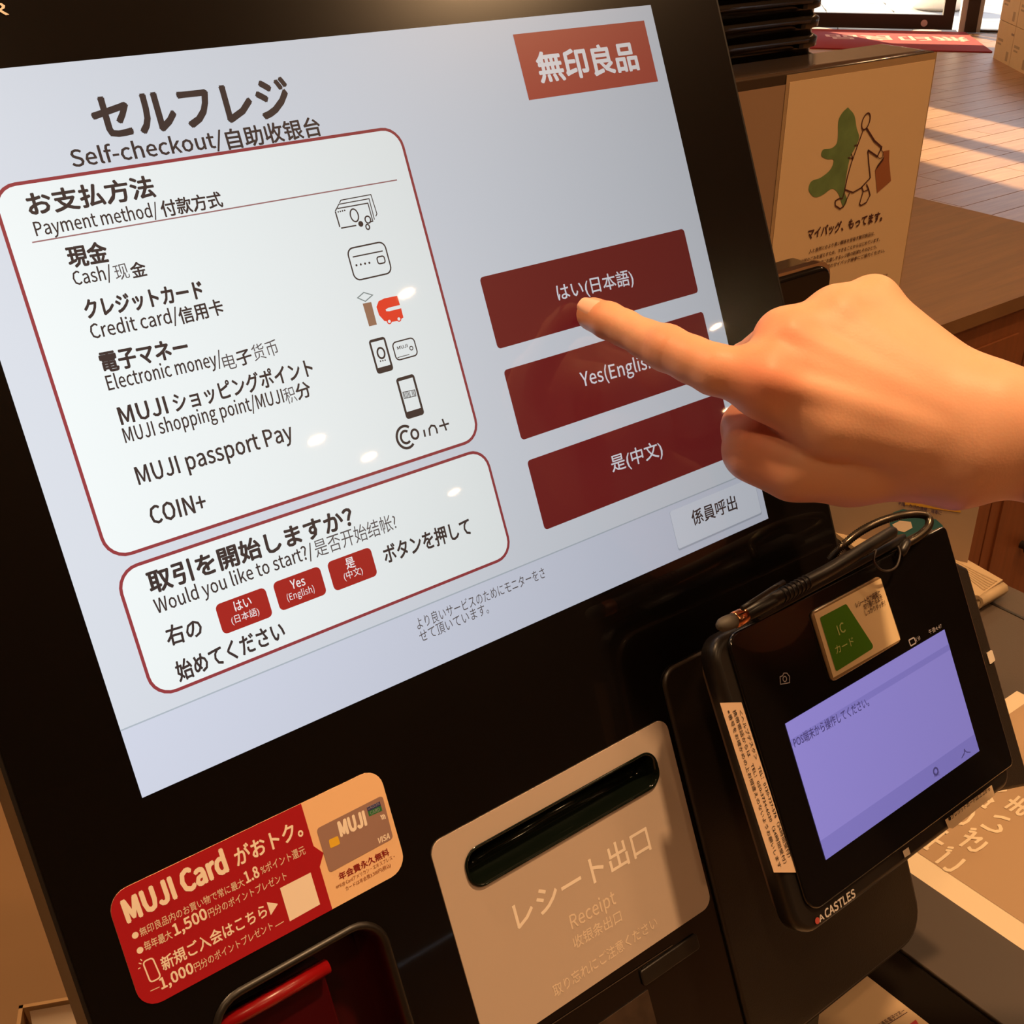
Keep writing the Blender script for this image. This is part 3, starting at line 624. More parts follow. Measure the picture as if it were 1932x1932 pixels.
MB().bevel_prism(arc_rr(gx0, gy0, br_, bt-.0005, (.008, .003, .003, .007), 8), -.001, .0012, .0008, 2).build('front_pane', M_['glassblack'], te)
dq = quad = [Q(*a) for a in ((1475, 1367), (1777, 1187), (1843, 1417), (1555, 1620))]
dsx0 = (dq[0][0]+dq[3][0])/2; dsx1 = (dq[1][0]+dq[2][0])/2; dsy1 = (dq[0][1]+dq[1][1])/2; dsy0 = (dq[2][1]+dq[3][1])/2
dd = MB().flat([(dsx0, dsy0), (dsx1, dsy0), (dsx1, dsy1), (dsx0, dsy1)], .0014).build('terminal_display', S_['tbg'], te)
MB().flat([(dsx0, dsy1-.010), (dsx1, dsy1-.010), (dsx1, dsy1-.0072), (dsx0, dsy1-.0072)], .00145).flat([(dsx0, dsy0), (dsx1, dsy0), (dsx1, dsy0+.0085), (dsx0, dsy0+.0085)], .00145).build('display_bands', S_['tband'], dd)
words((('POS端末から操作してください。', (1494, 1410), (1635, 1330), 22, .012), ('設定', (1757, 1466), (1768, 1461), 8), ('人', (1808, 1430), (1826, 1418), 14)), T, S_['tink'], dd, .0016, 'display_lettering')
t = MB()
gc = Q(1760, 1455); t.stroke([(gc[0]+.0016*math.cos(a), gc[1]+.0016*math.sin(a)) for a in np.linspace(0, 6.283, 10, endpoint=False)], .0009, .0016, True); t.build('gear_symbol', S_['tink'], dd)
M_['sym'] = mat('symbol_grey', (170, 165, 170)); words((('午後4:47', (1748, 1197), (1772, 1184), 10), ('((·))', (1721, 1211), (1731, 1205), 9)), T, M_['sym'], te, .0016, 'status_lettering'); t = MB()
q = [Q(*p) for p in ((1709, 1208), (1719, 1203), (1723, 1213), (1713, 1219))]; t.stroke(round_poly(q, .0006), .0006, .0016, True); t.build('status_symbol', M_['sym'], te); t = MB()
cm = [Q(*p) for p in ((1467, 1277), (1472, 1275), (1474, 1270), (1480, 1270), (1483, 1274), (1485, 1276), (1485, 1288), (1468, 1291))]; t.stroke(cm, .0004, .0014, True)
cc = Q(1476, 1281); t.stroke([(cc[0]+.0011*math.cos(a), cc[1]+.0011*math.sin(a)) for a in np.linspace(0, 6.283, 12, endpoint=False)], .0004, .0014, True); t.build('camera_symbol', M_['sym'], te)
t = MB(); text(t, 'CASTLES', T, (1557, 1733), (1614, 1691), 21, .03, .0002, shear=.1); text(t, 'A', T, (1546, 1740), (1555, 1733), 15, .03, .0002); t.build('brand_lettering', mat('logo_white', (200, 190, 180)), te)
t = MB().disc(Q(1542, 1737), .0014, .0001); t.build('brand_dot', mat('logo_red', (170, 70, 60)), te)
# white strip with the help-desk numbers
lb = [Q(*a) for a in ((1357, 1326), (1398, 1325), (1501, 1646), (1459, 1646))]
ls = MB().flat(lb, .0003).build('helpdesk_strip', mat('strip_paper', (214, 182, 152), rough=.6), te, 'white paper strip with telephone numbers')
t = MB()
for s, L, R in (('＜ヘルプデスク＞　TEL：0120-737-576（24時間受付）', (1392, 1341), (1486, 1618)), ('　携帯電話からは　TEL：050-3734-6030（24時間受付）', (1381, 1341), (1478, 1630)), ('※番号をお確かめの上お間違えのないようお願いします', (1370, 1341), (1468, 1638))):
    text(t, s, T, L, R, 9.5, .006, .0005)
t.build('strip_lettering', M_['inkblack'], ls)
ls = MB().flat([Q(*a) for a in ((1782, 1547), (1870, 1481), (1876, 1500), (1797, 1563), (1788, 1562))], .0003).build('reader_strip', mat('strip_paper2', (226, 198, 160), rough=.6), te, 'white paper strip above the card slot')
t = MB(); text(t, '●クレジットカードはココから', T, (1789, 1549), (1867, 1490), 10, .01, .0005); t.build('strip_lettering', M_['inkblack'], ls)
MB().flat([Q(*a) for a in ((1702, 1606), (1713, 1598), (1717, 1611), (1706, 1618))], .0003).build('white_mark', M_['paper'], te)
# side bar at the right
sbp = [Q(*a, -.016) for a in ((1786, 1050), (1828, 1072), (1946, 1482), (1886, 1494))]
MB().bevel_prism(round_poly(sbp, .003), -.038, -.016, .002, 3).build('side_reader', M_['matteblack'], te)
cq = [Q(*a, -.016) for a in ((1860, 1232), (1870, 1226), (1876, 1246), (1866, 1254))]; MB().plate(round_poly(cq, .0008), [], -.0159, -.0154).build('card_emblem', M_['paper'], te)
# bracket to the kiosk
bk = MB(); bk.box(-.020, -.045, -.0385, .050, .03, -.013); bk.build('bracket', M_['matteblack'], te)
# IC card sign on the pane
si = thing('contactless_sign', 'laminated green and cream sign above the lilac terminal screen', 'sign', T)
so_ = [Q(*a) for a in ((1522, 1156), (1653, 1086), (1694, 1210), (1563, 1288))]
MB().bevel_prism(round_poly(so_, .003), .0013, .0024, .0006, 2).build('laminate', mat('laminate', (150, 122, 88), rough=.2, coat=1), si)
def zi(x, y): return Q(1480+.13458*x, 1040+.13458*y)
MB().flat([zi(350, 880), zi(1285, 385), zi(1558, 1240), zi(620, 1775)], .0026).build('card_paper', mat('sign_paper', (232, 204, 158), rough=.4, coat=.4), si)
MB().flat(round_poly([zi(425, 935), zi(795, 740), zi(1192, 1350), zi(655, 1688)], [.001, .0015, .0018, .001]), .0028).build('green_print', M_['green'], si)
t = MB(); text(t, 'IC', T, (1573, 1199), (1586, 1191), 25, .01, .003); text(t, 'カード', T, (1568, 1234), (1602, 1215), 18, .01, .003); t.build('pale_lettering', mat('pale_green_text', (190, 200, 120)), si)
t = MB(); text(t, 'レシート出力画面に', T, (1606, 1147), (1652, 1123), 12, .014, .003); text(t, '切り替わるまで', T, (1621, 1151), (1656, 1132), 12, .014, .003); text(t, 'しっかりタッチ！', T, (1623, 1162), (1661, 1142), 12, .014, .003); t.build('brown_lettering', M_['ink'], si)

# ---- stylus on the top edge
def tp(x, y, off): a = Q(x, y, off); return np.array([a[0], a[1], off])
pz = .005
pn = thing('stylus_pen', 'black stylus with a copper ring lying along the top of the terminal', 'stylus', T)
a0 = tp(1360, 1180, pz); a1 = tp(1384, 1171, pz); a2 = tp(1405, 1161, pz); a3 = tp(1560, 1078, pz); a4 = tp(1683, 1004, pz)
dn = unit(a1-a0)
MB().tube([a0-dn*.002, a0-dn*.0012, a0+dn*.0005, a0+dn*.003, a1], [.0006, .0018, .0028, .0031, .0031], 14).build('rubber_tip', M_['rubber'], pn)
MB().tube([a1, a1+dn*.0005, a2-dn*.0005, a2], [.0031, .0035, .0035, .0032], 16).build('copper_ring', M_['copper'], pn)
MB().tube([a2, a2+(a3-a2)*.3, a2+(a3-a2)*.31, a2+(a3-a2)*.33, a3, a4, a4+unit(a4-a3)*.002], [.0030, .0031, .0034, .0031, .0030, .0028, .0018], 16).build('barrel', M_['frameblack'], pn)
for k in range(7):
    c = a2+(a3-a2)*(.42+.05*k); MB().tube([c, c+dn*.0008], .0034, 14).build('grip_ring', M_['frameblack'], pn)
cl0 = tp(1462, 1108, pz+.006); cl1 = tp(1400, 1148, pz+.0055)
MB().tube([tp(1478, 1098, pz+.004), cl0, (cl0+cl1)/2, cl1], .0011, 8).build('clip', M_['frameblack'], pn)
hd = MB(); c0 = tp(1440, 1140, .0); 
hp = [tp(1420, 1158, 0)[:2], tp(1700, 1008, 0)[:2], tp(1704, 1022, 0)[:2], tp(1426, 1172, 0)[:2]]
hd.bevel_prism(hp, -.010, .003, .001, 2); hd.build('pen_tray', M_['frameblack'], te)
# curly metal hose and cord loop
hs = thing('metal_hose', 'thin black ribbed metal hose arching over the terminal top', 'cable', T)
path = catmull([tp(1566, 1056, -.012), tp(1592, 1028, -.006), tp(1628, 1000, -.004), tp(1672, 980, -.004), tp(1718, 970, -.004), tp(1749, 974, -.002), tp(1752, 992, .0), tp(1733, 1012, .002), tp(1708, 1027, .004)], 22)
rr = [.0015+.00055*math.cos(i*math.pi) for i in range(len(path))]
MB().tube(path, rr, 8).build('ribbed_tube', mat('hose_metal', (86, 76, 64), rough=.22, metal=.8), hs)
MB().tube([path[-1]+np.array([.002, .001, 0]), path[-1], path[-1]-np.array([.0035, .002, 0]), path[-1]-np.array([.006, .0035, 0])], [.0019, .0025, .0025, .0018], 12).build('end_plug', M_['frameblack'], hs)
cp = catmull([tp(1636, 1046, .006), tp(1652, 1038, .007), tp(1649, 1060, .008), tp(1668, 1077, .008), tp(1690, 1070, .007), tp(1698, 1046, .006), tp(1694, 1030, .005)], 8)
cl = MB().tube(cp, .00055, 6).build('cord_loop', mat('cord', (60, 50, 42), rough=.5)); cl.matrix_world = T.mat(); tag(cl, 'thin black cord looped below the end of the stylus', 'cord')
tg = MB().prism([tuple(tp(*a, -.004)[:2]) for a in ((1655, 1040), (1672, 1030), (1679, 1046), (1660, 1057))], -.004, -.0035).build('white_tag', M_['paper']); tg.matrix_world = T.mat(); tag(tg, 'small white paper tag tucked behind the cord loop', 'tag')

# ------------------------------------------------------------------ counter and what lies on it
ce = zp(1893, 1101, CT)[0]
ct = thing('checkout_counter', 'dark grey counter carrying the kiosk and the lettered mat', 'counter')
MB().box(-.02, -.40, CT-.03, ce, .40, CT).build('counter_top', M_['darkgrey'], ct); MB().box(.0, -.36, 0, ce-.03, .38, CT-.03).build('counter_body', M_['matteblack'], ct)
g = (zp(1870, 1138, CT)[0]); MB().box(g-.0015, -.4, CT, g+.0015, .4, CT+.0006).build('joint_strip', M_['frameblack'], ct)
dk = thing('side_desk', 'light tan wooden desk at the left of the kiosk', 'desk')
MB().box(-1.1, -.40, CT-.03, -.024, .9, CT).build('desk_top', M_['desk'], dk); MB().box(-1.05, -.36, 0, -.026, .86, CT-.03).build('desk_body', M_['desk'], dk)
xs1, xs2, xs3 = zp(1625, 1830, CT)[0], zp(1679, 1784, CT)[0], zp(1734, 1670, CT)[0]
yk = zp(1625, 1830, CT)[1]
tag(MB().bevel_prism([(xs1-.002, -.39), (xs2-.0005, -.39), (xs2-.0005, -.0), (xs1-.002, 0)], CT, CT+.0008, .0004, 1).build('black_glossy_strip', mat('gloss_strip', (24, 20, 16), rough=.08)), 'glossy black strip lying on the counter beside the paper notice', 'strip')
tag(MB().bevel_prism([(xs2, -.39), (xs3+.002, -.39), (xs3+.002, .0), (xs2, 0)], CT, CT+.003, .0008, 2).build('grey_metal_strip', mat('strip_grey', (70, 58, 48), rough=.4)), 'brown grey flat bar running between black strip and kraft mat', 'bar')
# kraft coloured lettered mat
mc = zp(1918, 1306, CT); mx1, my1 = mc[0], mc[1]; mx0 = xs3+.003
km = thing('counter_mat', 'kraft coloured mat with white border and big white lettering', 'mat', Frame((0, 0, CT), (1, 0, 0), (0, 1, 0)))
KM = Frame((0, 0, CT), (1, 0, 0), (0, 1, 0))
MB().prism([(mx0, my1-.36), (mx1, my1-.36), (mx1, my1), (mx0, my1)], .0002, .0012).build('white_border', M_['kraftedge'], km)
MB().flat([(mx0+.018, my1-.345), (mx1-.010, my1-.345), (mx1-.010, my1-.012), (mx0+.018, my1-.012)], .0014).build('kraft_field', M_['kraft'], km)
t = MB(); text(t, 'ございません', KM, (1789, 1652), (2032, 1455), 50, .03, .0017); text(t, '申し訳', KM, (1753, 1612), (1898, 1492), 50, .02, .0017); t.build('mat_lettering', M_['kraftedge'], km)
# paper notice at the bottom edge
nq = [zp(*a, CT+.002) for a in ((1623, 1829), (1493, 1932), (1640, 2060), (1765, 1935))]
NF = Frame((0, 0, CT), (1, 0, 0), (0, 1, 0)); nt1 = thing('paper_notice', 'cream paper notice on the counter just below the kiosk edge', 'paper', NF)
nx1, ny1 = nq[0][0], nq[0][1]
MB().prism([(nx1-.15, ny1-.2), (nx1, ny1-.2), (nx1, ny1), (nx1-.15, ny1)], .0006, .0012).build('sheet', M_['poster'], nt1)
t = MB(); text(t, '交通系電子マネー', NF, (1660, 1940), (1709, 1909), 11, .012, .0014, .0012); t.stroke([NF.px(1655, 1948), NF.px(1711, 1913)], .0004, .0014); t.build('notice_lettering', M_['ink'], nt1)
MB().flat([NF.px(*a) for a in ((1715, 1936), (1727, 1927), (1734, 1938), (1722, 1950))], .0014).build('red_mark', M_['red'], nt1)
# corrugated card sheet and paper standing behind the terminal
cs = thing('corrugated_carton', 'flattened corrugated cardboard behind the terminal on the counter', 'cardboard')
zc = CT+.014
cp_ = [zp(*a, zc)[:2] for a in ((1570, 1000), (1580, 985), (1650, 955), (1892, 1094))]; fx = cp_[3]
yb = zp(1850, 1125, zc)[1]
cpts = [tuple(cp_[0]), tuple(cp_[1]), tuple(cp_[2]), (fx[0], fx[1]+.0), tuple(zp(1848, 1124, zc)[:2]), tuple(zp(1700, 1100, zc)[:2])]
sh = MB().prism(cpts, zc-.004, zc); sh.build('top_sheet', M_['corr'], cs)
d0 = np.array(cp_[3])-np.array(cp_[2]); d0 /= np.linalg.norm(d0); nn = np.array([-d0[1], d0[0]])
rb = MB()
for k in range(9):
    a = np.array(cp_[2])*.25+np.array(zp(1848, 1124, zc)[:2])*.0+np.array(cp_[3])*.75
    p0 = np.array(zp(1660+14*k, 985+6*k, zc)[:2]); p1 = np.array(zp(1880-4.5*k, 1098+3.2*k, zc)[:2])
    if k > 5: continue
    rb.tube([(p0[0], p0[1], zc), (p1[0], p1[1], zc)], .0011, 6)
rb.build('flute', M_['corr'], cs)
fl_ = MB(); a = zp(1893, 1098, zc); b = zp(1846, 1124, zc)
prof = [(0, 0), (.004, -.001), (.006, -.005), (.004, -.010)]
dirv = unit(np.array([b[0]-a[0], b[1]-a[1], 0])); ov = np.array([-dirv[1], dirv[0], 0]); ov = ov if ov@np.array([1, -.3, 0]) > 0 else -ov
ring = [[tuple(np.array(q)+ov*o_+np.array([0, 0, z_])) for o_, z_ in prof+[(.002, -.010), (.003, -.005), (.002, -.003), (0, -.003)]] for q in (a, b)]
fl_.loft(ring, True, True); fl_.build('curled_flap', M_['corr'], cs)
lp = MB(); q0 = zp(1846, 1150, CT+.001); q1 = zp(1878, 1128, CT+.001); dv = unit(q1-q0); nv = np.array([-dv[1], dv[0], 0])
lp.add([q0, q1, q1+np.array([0, 0, .011]), q0+np.array([0, 0, .011]), q0+nv*.03, q1+nv*.03, q1+nv*.03+np.array([0, 0, .011]), q0+nv*.03+np.array([0, 0, .011])], [(0, 1, 2, 3), (7, 6, 5, 4), (1, 5, 6, 2), (0, 3, 7, 4), (3, 2, 6, 7), (0, 4, 5, 1)])
lp.build('carton_lip', M_['carton'], cs)
hv = np.array([.41, -.91, 0]); pc = zp(1825, 1062, zc)
NPf = Frame(pc, hv, (0, 0, 1)); pp = thing('upright_paper', 'white paper sheet with yellow tape and teal picture behind the terminal', 'paper', NPf)
w_ = abs(NPf.px(1640, 1000)[0]); MB().prism([(-.17, 0), (0, 0), (0, .125), (-.17, .125)], -.001, 0).build('sheet', mat('upright_sheet', (160, 136, 112), rough=.8), pp)
zq = lambda x, y: NPf.px(1520+.20704*x, 900+.20704*y)
MB().flat([zq(900, 130), zq(1420, 180), zq(1412, 322), zq(900, 250)], .0004).build('yellow_tape', M_['yellow'], pp)
t = MB(); text(t, 'レジ②用', NPf, (1728, 945), (1791, 958), 13, .01, .0008); t.build('tape_lettering', mat('tape_ink', (110, 70, 20)), pp)
t = MB(); text(t, '手指・カゴの清掃・消毒に', NPf, (1694, 951), (1776, 971), 8, .012, .0006); t.build('purple_lettering', mat('purple_ink', (60, 40, 80)), pp)
tl = [zq(760, 390), zq(800, 320), zq(890, 290), zq(1000, 320), zq(1100, 370), (zq(1190, 385)), zq(1250, 440), zq(1270, 520), zq(1240, 600), zq(900, 560), zq(790, 520)]
MB().flat(tl, .0004).build('teal_picture', M_['teal'], pp)
MB().flat([zq(790, 430), zq(860, 395), zq(960, 405), zq(975, 460), zq(900, 500), zq(830, 480)], .0006).flat([zq(1100, 480), zq(1150, 475), zq(1150, 510), zq(1090, 510)], .0006).build('white_shape', M_['paper'], pp)

# ------------------------------------------------------------------ black device with a chrome rim behind the kiosk
DY = .075
d0 = yp(1470, 512, DY); d1 = yp(1562, 500, DY); DF = Frame((0, DY, 0), (1, 0, 0), (0, 0, 1))
dv_ = thing('scanner', 'glossy black device with a chrome rim behind the kiosk edge', 'scanner', DF)
xr = yp(1563, 525, DY)[0]; zt_ = yp(1535, 497, DY)[2]; xl = d0[0]-.02
MB().bevel_prism(arc_rr(xl, CT, xr-.0025, zt_-.0025, (.002, .002, .009, .005), 8), -.02, .004, .002, 3).build('casing', mat('gloss_black', (16, 13, 11), rough=.10), dv_)
MB().plate(arc_rr(xl-.001, CT, xr, zt_, (.002, .002, .011, .006), 8), [arc_rr(xl+.002, CT+.003, xr-.003, zt_-.003, (.002, .002, .009, .005), 8)], -.004, .001).build('chrome_rim', M_['chrome'], dv_)

# ------------------------------------------------------------------ partition with a poster, baskets behind it
PY = .32
c = yp(1770, 95, PY); PF = Frame((0, PY, 0), (1, 0, 0), (0, 0, 1))
px0 = yp(1385, 150, PY)[0]-.06; px1, pz1 = c[0], c[2]
pd = zp(1690, 79, pz1)[1]-PY
pt = thing('partition', 'taupe upright board with a dark glossy rounded frame holding a poster', 'partition', PF)
MB().bevel_prism(arc_rr(px0, CT, px1, pz1, (.002, .002, .008, .002), 6), -pd, 0, .0012, 2).build('frame', M_['panelframe'], pt)
ii = pz1-yp(1395, 162, PY)[2]
MB().flat(arc_rr(px0, CT, px1-.0055, pz1-.0085, .002, 3), .0004).build('board_face', M_['panel'], pt)
po = thing('poster', 'shopping-bag poster with a walking line figure on the taupe partition', 'poster', PF)
S = lambda x, y: PF.px(1350+.3012*x, .3012*y)
pa, pb = PF.px(1488, 155), PF.px(1762, 112)
MB().prism([(pa[0]-.004, .86), (pb[0]+.002, .86), (pb[0]+.002, pa[1]+.006), (pa[0]-.004, pa[1]+.006)], .0006, .001).build('sleeve', mat('clear_sleeve', (150, 122, 90), rough=.12, coat=1), po)
MB().prism([(pa[0], .875), (pb[0], .875), (pb[0], pb[1]), (pa[0], pa[1])], .001, .0014).build('sheet', M_['poster'], po)
wc = MB().flat([tuple(q) for q in catmull([S(*p) for p in ((820, 670), (860, 720), (875, 800), (890, 860), (862, 930), (830, 1000), (800, 1180), (815, 1250), (790, 1290), (760, 1210), (720, 1180), (660, 1220), (610, 1232), (575, 1190), (590, 1135), (650, 1110), (710, 1060), (730, 1000), (690, 995), (655, 975), (665, 935), (720, 925), (755, 880), (760, 760), (785, 705), (820, 670))], 5)[:-1]], .0016)
gm = mat('watercolour_green', (88, 108, 62), rough=.5, noise=.45, nscale=60); wc.build('green_wash', gm, po)
ln = MB(); W_ = .0013
def sl_(pts, w=W_, closed=False): ln.stroke([S(*p) for p in pts], w, .0019, closed)
sl_([(932+26*math.cos(a)-12*math.sin(a)*.6, 758+50*math.sin(a)-14*math.cos(a)) for a in np.linspace(0, 6.283, 20, endpoint=False)], W_, True)
sl_([(915, 812), (890, 880), (865, 950), (840, 1020), (815, 1110), (800, 1185), (850, 1203), (900, 1175), (960, 1110), (952, 1040), (944, 940)]); sl_([(935, 800), (985, 880), (1030, 920), (1025, 940)], .0018)
sl_([(944, 938), (1003, 978), (1028, 925)], .0016); sl_([(1003, 975), (1015, 990), (1035, 985), (1040, 955), (1028, 935)], .00064); sl_([(820, 985), (850, 990), (840, 960)], .001)
sl_([(858, 910), (880, 905)], .001)
sl_([(800, 1190), (785, 1240), (765, 1240), (740, 1255), (740, 1285), (770, 1305), (792, 1290), (830, 1205)]); sl_([(905, 1165), (915, 1195), (905, 1230), (892, 1275), (900, 1285), (935, 1265), (958, 1220), (950, 1185), (935, 1150)]); sl_([(915, 1198), (948, 1185)], .001)
for k in range(4): sl_([(990+4*k, 1065-9*k), (1040+2*k, 1000-7*k)], .0007)
ln.build('line_drawing', M_['ink'], po)
MB().flat([S(990, 1068), S(1045, 985), S(1040, 945), S(1080, 938), S(1078, 1005), S(1090, 1130), S(1003, 1207)], .0017).build('bag_print', mat('bag_brown', (134, 78, 46), rough=.5), po)
t = MB(); text(t, 'マイバッグ、もってます。', PF, (1520, 450), (1661, 414), 22, .03, .0019)
for s, L, R in (('人と自然とのより良い関係を目指す無印良品は、', (1523, 477), (1647, 442)), ('地球のごみを減らすため、できることからはじめています。', (1507, 496), (1657, 453)), ('お客様にお渡しするレジ袋の削減もそのひとつ。', (1533, 501), (1651, 467)),
                ('お買い物の際のマイバッグ持参にご協力ください。', (1523, 515), (1666, 474)), ('詳しくは店内のご案内をご覧ください。さらには', (1540, 560), (1671, 521))): text(t, s, PF, L, R, 8.5, .012, .0019)
t.build('poster_lettering', M_['ink'], po)
# baskets stacked behind the partition
BY = .44; b0 = yp(1567, 60, BY); bzs = [yp(1560, y_, BY)[2] for y_ in (112, 76, 40, 4, -32)]; bsp = bzs[1]-bzs[0]
xr = b0[0]; bw, bdp = .42, .30
st0 = thing('basket_stand', 'black stand under the stacked baskets behind the partition', 'stand')
MB().box(xr-bw+.05, BY+.03, 0, xr-.05, BY+bdp-.03, bzs[0]-.04).build('stand_box', M_['matteblack'], st0)
names = ('lowest', 'second from the bottom', 'third from the bottom', 'fourth from the bottom', 'topmost in view')
def basket(z, nm):
    fr = Frame((xr, BY, z), (1, 0, 0), (0, 1, 0)); o = thing('shopping_basket', 'black plastic shopping basket, %s of the stack behind the partition' % nm, 'basket', fr, 'stacked shopping baskets')
    return o
bb0 = None
for i, z in enumerate(bzs):
    o = basket(z, names[i])
    if bb0 is None:
        rim = MB(); rg = []
        for ins, zz in ((.014, .004-bsp), (.004, -.016), (.004, -.006), (0, -.004), (0, .004), (.003, .006), (.010, .006), (.012, .002), (.016, .003-bsp)): rg.append([(x, y, zz) for x, y in arc_rr(-bw+ins, ins, -ins, bdp-ins, .03, 5)])
        rim.loft(rg, False, False); a_ = rim.build('rim', M_['basket'], o)
        bod = MB(); rg = []
        for ins, zz in ((.018, -.004), (.03, .006-bsp), (.032, .0055-bsp)): rg.append([(x, y, zz) for x, y in arc_rr(-bw+ins, ins, -ins, bdp-ins, .03, 5)])
        bod.loft(rg, True, False); b_ = bod.build('basket_body', M_['basket'], o)
        hn = MB(); hn.tube([(-.05, .002, .002), (-.04, -.004, .004), (-bw/2, -.006, .004), (-bw+.04, -.004, .004), (-bw+.05, .002, .002)], .0035, 8); h_ = hn.build('handle', M_['basket'], o)
        cl_ = MB(); cl_.box(-.052, -.006, -.003, -.046, .002, .007); l_ = cl_.build('handle_clip', M_['basket'], o); bb0 = (a_, b_, h_, l_)
    else:
        for p_ in bb0: q_ = p_.copy(); COL.objects.link(q_); q_.parent = o

# ------------------------------------------------------------------ wooden cabinet
CZ = .75; wy = zp(1850, 587, CZ)[1]; wx = zp(1830, 396, CZ)[0]
wdc = thing('wooden_cabinet', 'brown wooden cabinet with a wide plain top at the right', 'cabinet')
wt = wood('cabinet_top_wood', (104, 72, 42), (120, 84, 48), (2, 30, 2), .55); wfm = wood('cabinet_front_wood', (112, 62, 30), (126, 70, 36), (30, 30, 2), .5)
MB().prism([(.86, wy), (wx, wy), (wx, wy+1.2), (.86, wy+1.2)], CZ-.022, CZ).build('cabinet_top', wt, wdc)
MB().box(.88, wy+.03, 0, wx-.02, wy+1.18, CZ-.022).build('cabinet_body', wfm, wdc)
CF = Frame((0, wy+.03, 0), (1, 0, 0), (0, 0, 1)); gl = CF.px(1860, 637); gv = CF.px(1905, 690)[0]
x = gv+.02
for k, (xa, xb) in enumerate(((.90, gv-.32), (gv-.315, gv), (gv+.005, min(gv+.32, wx-.03)))):
    dfm = MB(); H = gl[1]
    dfm.box(xa, wy+.012, .08, xb, wy+.03, H+.045); d_ = dfm.build('cabinet_door', wfm, wdc)
    MB().box(xa+.03, wy+.008, .12, xb-.03, wy+.012, H).build('raised_panel', wfm, d_)
    kn = MB(); kp = yp(1934, 1030, wy)
    if k == 2:
        kn.loft([[(kp[0]+r_*math.cos(a), wy+.012-d__, kp[2]+r_*math.sin(a)) for a in np.linspace(0, 2*math.pi, 14, endpoint=False)] for r_, d__ in ((.008, 0), (.007, .012), (.014, .018), (.013, .026), (.006, .03))], False, True); kn.build('door_knob', M_['matteblack'], d_)

# ------------------------------------------------------------------ acrylic leaflet holder at the lower left
LZ = CT; la = zp(36, 1897, LZ+.03)
lh = thing('leaflet_holder', 'small clear holder with a pale folded leaflet on the desk', 'holder', Frame((la[0], la[1], LZ), (.9, -.43, 0), (.43, .9, 0)))
MB().box(-.0, -.03, .0, .055, -.028, .03).box(0, -.03, 0, .002, .0, .03).box(.053, -.03, 0, .055, 0, .03).box(0, -.002, 0, .055, 0, .03).build('clear_case', mat('clear_plastic', (196, 160, 118), rough=.12), lh)
lf = MB(); lf.loft([[(x, -.003-.02*(i/8)**2, .001+.027*(1-i/8)) for x in (.005, .045)] for i in range(9)], closed=False); lf.build('leaflet', M_['paper'], lh)

# ------------------------------------------------------------------ the pointing hand
def rc(P_, a, b, ra, rb):
    ab = b-a; L2 = float(ab@ab); pa = P_-a
    t_ = np.clip((pa@ab)/L2, 0, 1).astype(np.float32); d = pa-t_[..., None]*ab
    return np.sqrt((d*d).sum(-1))-(ra+(rb-ra)*t_)
def smin(a, b, k):
    h = np.clip(.5+.5*(b-a)/k, 0, 1); return b+(a-b)*h-k*h*(1-h)
# all joints: (pixel x, pixel y, distance, radius in metres)
mmr = .001
J = dict(tip=(1119, 593, .500, 6.9), itm=(1148, 605, .493, 7.3), dip=(1178, 619, .488, 7.2), im=(1220, 641, .480, 7.6), pip=(1256, 656, .474, 8.9), ip2=(1306, 679, .467, 8.9), ib=(1348, 697, .463, 9.6), imc=(1440, 718, .462, 10.6),
         mmc=(1482, 637, .470, 10.0), rmc=(1578, 594, .478, 9.8), pmc=(1648, 569, .488, 9.4),
         iw=(1800, 850, .470, 14), mw=(1820, 805, .468, 14), rw=(1828, 772, .470, 13.5), pw=(1826, 756, .478, 12.5),
         mpip=(1409, 687, .502, 8.6), mdip=(1480, 770, .515, 7.6), mtip=(1540, 770, .505, 7), rpip=(1490, 682, .520, 8), rdip=(1560, 770, .528, 7.2), rtip=(1610, 750, .512, 6.8), ppip=(1590, 680, .528, 7.2), pdip=(1640, 760, .53, 6.6), ptip=(1680, 730, .513, 6.2),
         web0=(1448, 748, .466, 8.5), web1=(1560, 800, .466, 12), web2=(1700, 830, .470, 15),
         tcmc=(1765, 872, .478, 15.5), tmc=(1600, 884, .480, 13.0), tmc2=(1500, 878, .478, 12.2), tipj=(1425, 848, .482, 11.0), ttip=(1413, 806, .496, 9.2), tt2=(1436, 758, .510, 7.6),
         w1=(1885, 792, .470, 18.6), w2=(1885, 846, .474, 17.6), f1=(2300, 842, .465, 24), f2=(2300, 930, .468, 23), g1=(3000, 900, .455, 34), g2=(3000, 1020, .46, 33),
         pl1=(1560, 690, .488, 13), pl2=(1760, 800, .490, 16), pl3=(1640, 640, .500, 12), pl4=(1800, 760, .492, 15), th2=(1640, 850, .492, 15))
JP = {k: at(*v[:3]) for k, v in J.items()}; JR = {k: v[3]*mmr for k, v in J.items()}
